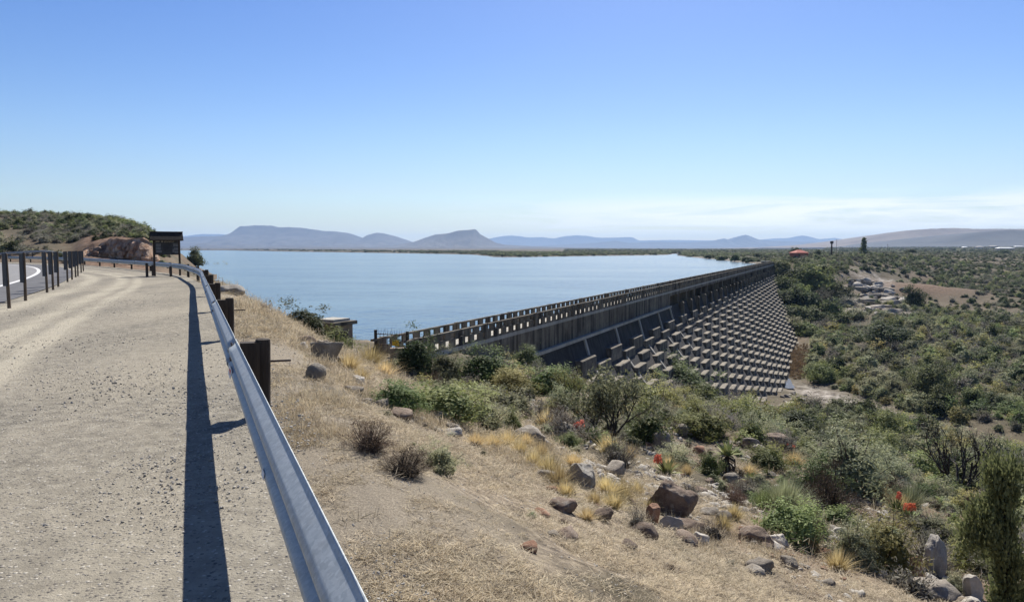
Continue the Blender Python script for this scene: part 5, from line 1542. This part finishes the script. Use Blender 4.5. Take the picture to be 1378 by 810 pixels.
# shrubs too many to single out
low = [shrub_joined(k, v, .16) for k in ('dense', 'green', 'olive', 'grey', 'yellow', 'dead') for v in (0, 1)]
KI = {'dense': 0, 'green': 2, 'olive': 4, 'grey': 6, 'yellow': 8, 'dead': 10}
A = np.array([(f[1], f[2], f[3], f[4], KI[f[5]]+rng.integers(0, 2)) for f in REST])
cover('valley_scrub', A[:, 0], A[:, 1], A[:, 2], A[:, 3], A[:, 4].astype(int), low, -.05)
# plain beyond: to two kilometres and more
n = 60000
rr = np.exp(rng.uniform(math.log(330), math.log(4200), n)); aa = np.radians(rng.uniform(4, 50, n)); x, y = rr*np.sin(aa), rr*np.cos(aa)
s, p = dam_sp(x, y); sd = shore_dist(x, y)
ok = (sd < -6) & ~((p > 0) & (p < 70) & (s < 330)) & (poly_dist(x, y, ROCKCH) > 12) & ((lin_N(x, y) > 300) | (p < 10) | (s > 335)) & (fbm(x/40, y/40, 301, 3) > -.24) & (np.hypot((x-196)/26, (y-352)/19) > 1)
x, y, rr = x[ok], y[ok], rr[ok]; k = len(x)
w_ = rng.uniform(1.0, 3.2, k)*np.clip(rr/700, 1, 2.4); ty = rng.random(k)
cover('plain_scrub', x, y, w_, w_*rng.uniform(.4, .72, k), np.where(ty < .45, rng.integers(0, 2, k), np.where(ty < .72, rng.integers(4, 6, k), rng.integers(6, 8, k))), low, -.1)
# scrub hill on the left
n = 12000
aa = rng.uniform(-400, 228, n); y = rng.uniform(104, 260, n)**1.0; x = (aa-689)/1000*y
d_ = rail_dist(x, y); z = H(x, y)
cutm = (aa > 100) & (aa < 216) & (y < 119)
ok = (d_ > 6) & (z > -4.6) & (~cutm) & (shore_dist(x, y) < -2) & (fbm(x/7, y/7, 303, 3)+.2*sst(125, 180, y) > -.14) & ~((aa > -60) & (aa < 90) & (y < 110))
x, y, aa = x[ok], y[ok], aa[ok]; k = len(x)
w_ = rng.uniform(.5, 1.55, k)*(1+.6*(rng.random(k) < .12)); ty = rng.random(k)+.25*sst(60, 200, aa)+.5*vnoise(x/14, y/14, 305)
cover('hillside_scrub', x, y, w_, w_*rng.uniform(.55, .85, k), np.where(ty > .95, rng.integers(2, 4, k), np.where(ty > .68, rng.integers(0, 2, k), np.where(ty > .42, rng.integers(4, 6, k), rng.integers(6, 8, k)))), low, -.05)
# reeds and bank growth by the pool, peninsula and far shore growth
n = 900; x = rng.normal(70.5, 3.0, n)+.25*(rng.normal(size=n)); y = rng.normal(196, 15, n); ok = (y > 172)
x = x+(y-185)*.33
cover('reeds', x[ok], y[ok], rng.uniform(1.0, 2.0, ok.sum()), rng.uniform(.45, .9, ok.sum()), rng.integers(0, 4, ok.sum()), [blade_mesh(60+i, 60, 1.0,   .05, .3, 'reed', .3, 2) for i in range(4)])
n = 14000; a = rng.uniform(-35, 300, n); b = rng.uniform(680, 2600, n); sd = shore_dist(a, b); ok = (sd < -1) & (sd > -260) & (dam_sp(a, b)[1] < -20)
a, b = a[ok], b[ok]; k = len(a)
cover('shore_scrub', a, b, rng.uniform(2, 6, k), rng.uniform(.8, 2.4, k), rng.integers(0, 2, k)+2*(rng.random(k) < .3), low, -.1)
n = 5000; a = -np.exp(rng.uniform(math.log(30), math.log(2400), n)); b = rng.uniform(900, 4200, n); sd = shore_dist(a, b); ok = (sd < -2) & (sd > -300) & (b > 900) & (a > -.75*b)
a, b = a[ok], b[ok]; k = len(a)
cover('far_shore_scrub', a, b, rng.uniform(5, 12, k), rng.uniform(1.2, 3.2, k), rng.integers(0, 2, k), low, -.1)

# dry grass and litter of the bank
def straw_mesh(seed, n, L, w_, flat):
    rg = np.random.default_rng(seed)
    a = rg.random(n)*6.28; el = np.abs(rg.normal(size=n))*flat; l_ = L*(.4+.6*rg.random(n))
    c = np.stack([rg.normal(size=n)*L*.55, rg.normal(size=n)*L*.55, np.full(n, .004)], -1)
    d = np.stack([np.cos(a)*np.cos(el), np.sin(a)*np.cos(el), np.sin(el)], -1)
    s_ = np.stack([-np.sin(a), np.cos(a), rg.normal(size=n)*.4], -1)
    m = c+d*l_[:, None]*.55; e = c+d*l_[:, None]; e[:, 2] -= .15*l_*np.cos(el)*rg.random(n); e[:, 2] = np.maximum(e[:, 2], .003)
    V = np.stack([c+s_*w_*.5, c-s_*w_*.5, m-s_*w_*.4, m+s_*w_*.4, e], 1).reshape(-1, 3)
    b = np.arange(n)*5
    F = np.concatenate([np.stack([b, b+1, b+2, b+3], -1), np.stack([b+3, b+2, b+4, b+4], -1)])
    tt = np.repeat(rg.random(n), 5)
    me = bpy.data.meshes.new('straw')
    F2 = [tuple(int(q) for q in f) if f[2] != f[3] else tuple(int(q) for q in f[:3]) for f in F]
    me.from_pydata([tuple(map(float, v)) for v in V], [], F2); me.materials.append(M['straw'])
    at_ = me.attributes.new('tint', 'FLOAT', 'POINT'); at_.data.foreach_set('value', tt.astype(np.float32)); me.update()
    return me
straws = [straw_mesh(i, 26, .10, .0042, .25) for i in range(4)]+[straw_mesh(10+i, 34, .13, .004, .95) for i in range(4)]
n = 85000
rr = np.exp(rng.uniform(math.log(2.2), math.log(48), n)); aa = np.radians(rng.uniform(-38, 46, n)); x, y = rr*np.sin(aa), rr*np.cos(aa)
dr = rail_dist(x, y); nz_ = fbm(x/1.6, y/1.6, 401, 4)
ok = (dr > .35) & (dr < 9.5) & (nz_+.25*sst(.4, 2, dr)-.35*sst(6, 9.5, dr) > .14+.16*rng.normal(size=n))
x, y, rr = x[ok], y[ok], rr[ok]; k = len(x)
up_ = (fbm(x/1.1, y/1.1, 405, 3) > .16)
sc_ = rng.uniform(.6, 1.3, k)*np.clip(rr/9, .75, 3.0)
cover('dry_grass', x, y, sc_, sc_*rng.uniform(.7, 1.2, k), np.where(up_, rng.integers(4, 8, k), rng.integers(0, 4, k)), straws, 0.0, .15)
n = 26000
x = rng.uniform(-6, 40, n); y = rng.uniform(6, 75, n); N = lin_N(x, y); s, p = dam_sp(x, y)
ok = (N > 6.5) & (N < 45) & (fbm(x/3.5, y/3.5, 411, 3) > .02) & ((s < -1) | (p > 3))
x, y, N = x[ok], y[ok], N[ok]; k = len(x); sc_ = rng.uniform(1.2, 2.8, k)
cover('slope_grass', x, y, sc_, sc_*rng.uniform(.7, 1.3, k), rng.integers(0, 8, k), straws, 0, .2)
# drab dwarf plants and debris
deb = [shrub_joined(k, v, .16) for k in ('grey', 'dead', 'olive') for v in (0, 1)]
n = 5200
x = rng.uniform(-9, 42, n); y = rng.uniform(3.5, 70, n); dr = rail_dist(x, y); N = lin_N(x, y); s, p = dam_sp(x, y)
thin = np.where(dr < 6.5, .30, .8)
ok = (dr > 1.2) & (N < 48) & (rng.random(n) < thin) & ((s < -1) | (p > 3)) & (fbm(x/4, y/4, 415, 3) > -.15)
x, y, dr = x[ok], y[ok], dr[ok]; k = len(x); w_ = np.where(dr < 6.5, rng.uniform(.05, .17, k), rng.uniform(.2, .62, k))
cover('dwarf_scrub', x, y, w_, w_*rng.uniform(.5, .9, k), rng.integers(0, 6, k), deb)
# loose gravel on the lay-by and small stones of the bank
peb = [rock_mesh(500+i, 'pebble', 2 if i < 3 else 1, 6, 0, 'pebble') for i in range(7)]
n = 90000
rr = np.exp(rng.uniform(math.log(1.6), math.log(30), n)); aa = np.radians(rng.uniform(-48, 20, n)); x, y = rr*np.sin(aa), rr*np.cos(aa)
dr = rail_dist(x, y)
ok = (dr < 1.1) & (fbm(x/1.2, y/1.2, 421, 3)+.3*rng.normal(size=n) > .0) & (x > np.interp(y, [0, 11, 21, 33], [-8.3, -10.6, -14.6, -20])+.3)
x, y, rr, dr = x[ok], y[ok], rr[ok], dr[ok]; k = len(x)
sz = (.003+.0075*rng.random(k)**4)*np.clip(rr/4.5, .8, 1.6)
zz = np.where(dr < .6, .016, H(x, y))
cover('loose_gravel', x, y, sz, sz*.42, rng.integers(0, 7, k), peb, .0, .4, z=zz)
n = 30000
rr = np.exp(rng.uniform(math.log(2.6), math.log(60), n)); aa = np.radians(rng.uniform(-34, 46, n)); x, y = rr*np.sin(aa), rr*np.cos(aa)
dr = rail_dist(x, y); N = lin_N(x, y); s, p = dam_sp(x, y)
ok = (dr > .9) & (N < 40) & ((s < -1) | (p > 2)) & (fbm(x/2, y/2, 431, 3)+.15*rng.normal(size=n) > .0)
x, y, rr, dr = x[ok], y[ok], rr[ok], dr[ok]; k = len(x)
sz = np.where(dr < 6, .004+.013*rng.random(k)**3, .02+.07*rng.random(k)**3)*np.clip(rr/8, .7, 1.8)
cover('loose_stones', x, y, sz, sz*.45, rng.integers(0, 7, k), peb, .0, .4)

# tall dark conifer on the plain, and the tree behind the house
def conifer(px, pyb, Y, h_, w_, label):
    d = ray(px, pyb); x, y = d[0]*Y, d[1]*Y; z = min(hz(x, y), EYE+d[2]*Y)
    r = empty('conifer', (x, y, z), 0, label, 'tree'); rg = np.random.default_rng(3)
    V, F = tubes_np([np.array([[0, 0, -1], [0.1, 0, h_*.5], [0, 0, h_]])], [np.array([.3, .2, .05])], 7)
    link('trunk', mesh_np('trunk', V, F, [M['bark_dark']]), r)
    C = []
    for k in range(46):
        t = .12+.86*rg.random(); a = rg.random()*6.28; rad = w_*.5*(1-t)**.6*(.5+.7*rg.random())*(1.1 if t > .3 else .7)
        for q in np.linspace(.2, 1, 5): C.append((math.cos(a)*rad*q, math.sin(a)*rad*q, h_*t+rad*q*.35))
    C = np.array(C); pts = np.repeat(C, 14, 0)+rg.normal(size=(len(C)*14, 3))*.35
    LV, LF = leaves(rg, pts, .8, .35, .3)
    link('crown', mesh_np('crown', LV, LF, [M['leaf_dark']], tint=np.repeat(rg.random(len(pts)), 4)), r)
conifer(1162, 350, 520, 15.5, 7.5, 'tall dark conifer standing alone on the plain right of the red roofed house')
def far_tree(px, pyb, Y, w_, h_, label, kd='dense'):
    d = ray(px, pyb); x, y = d[0]*Y, d[1]*Y; z = min(hz(x, y), EYE+d[2]*Y)
    r = empty('tree', (x, y, z), 0, label, 'tree'); a, b = shrub_meshes(kd, 1, .45)
    mb = MB(); mb.tube([(0, 0, -1.5), (.1, 0, h_*.5)], [.25, .15], 6); mb.build('trunk', M['bark_dark'], r)
    o = link('crown', a, r); o.scale = (w_, w_, h_*.8); o.location = (0, 0, h_*.25)
far_tree(1071, 343, 480, 8, 7.0, 'dark spreading tree behind the red roofed house')
far_tree(1101, 343, 500, 4.5, 6.5, 'slim tree on the skyline between the red roofed house and the dark tower')
far_tree(1226, 341, 700, 11, 5.5, 'broad dark tree on the plain right of the tall conifer')
far_tree(1352, 340, 900, 12, 7, 'dark tree on the plain before the distant town')
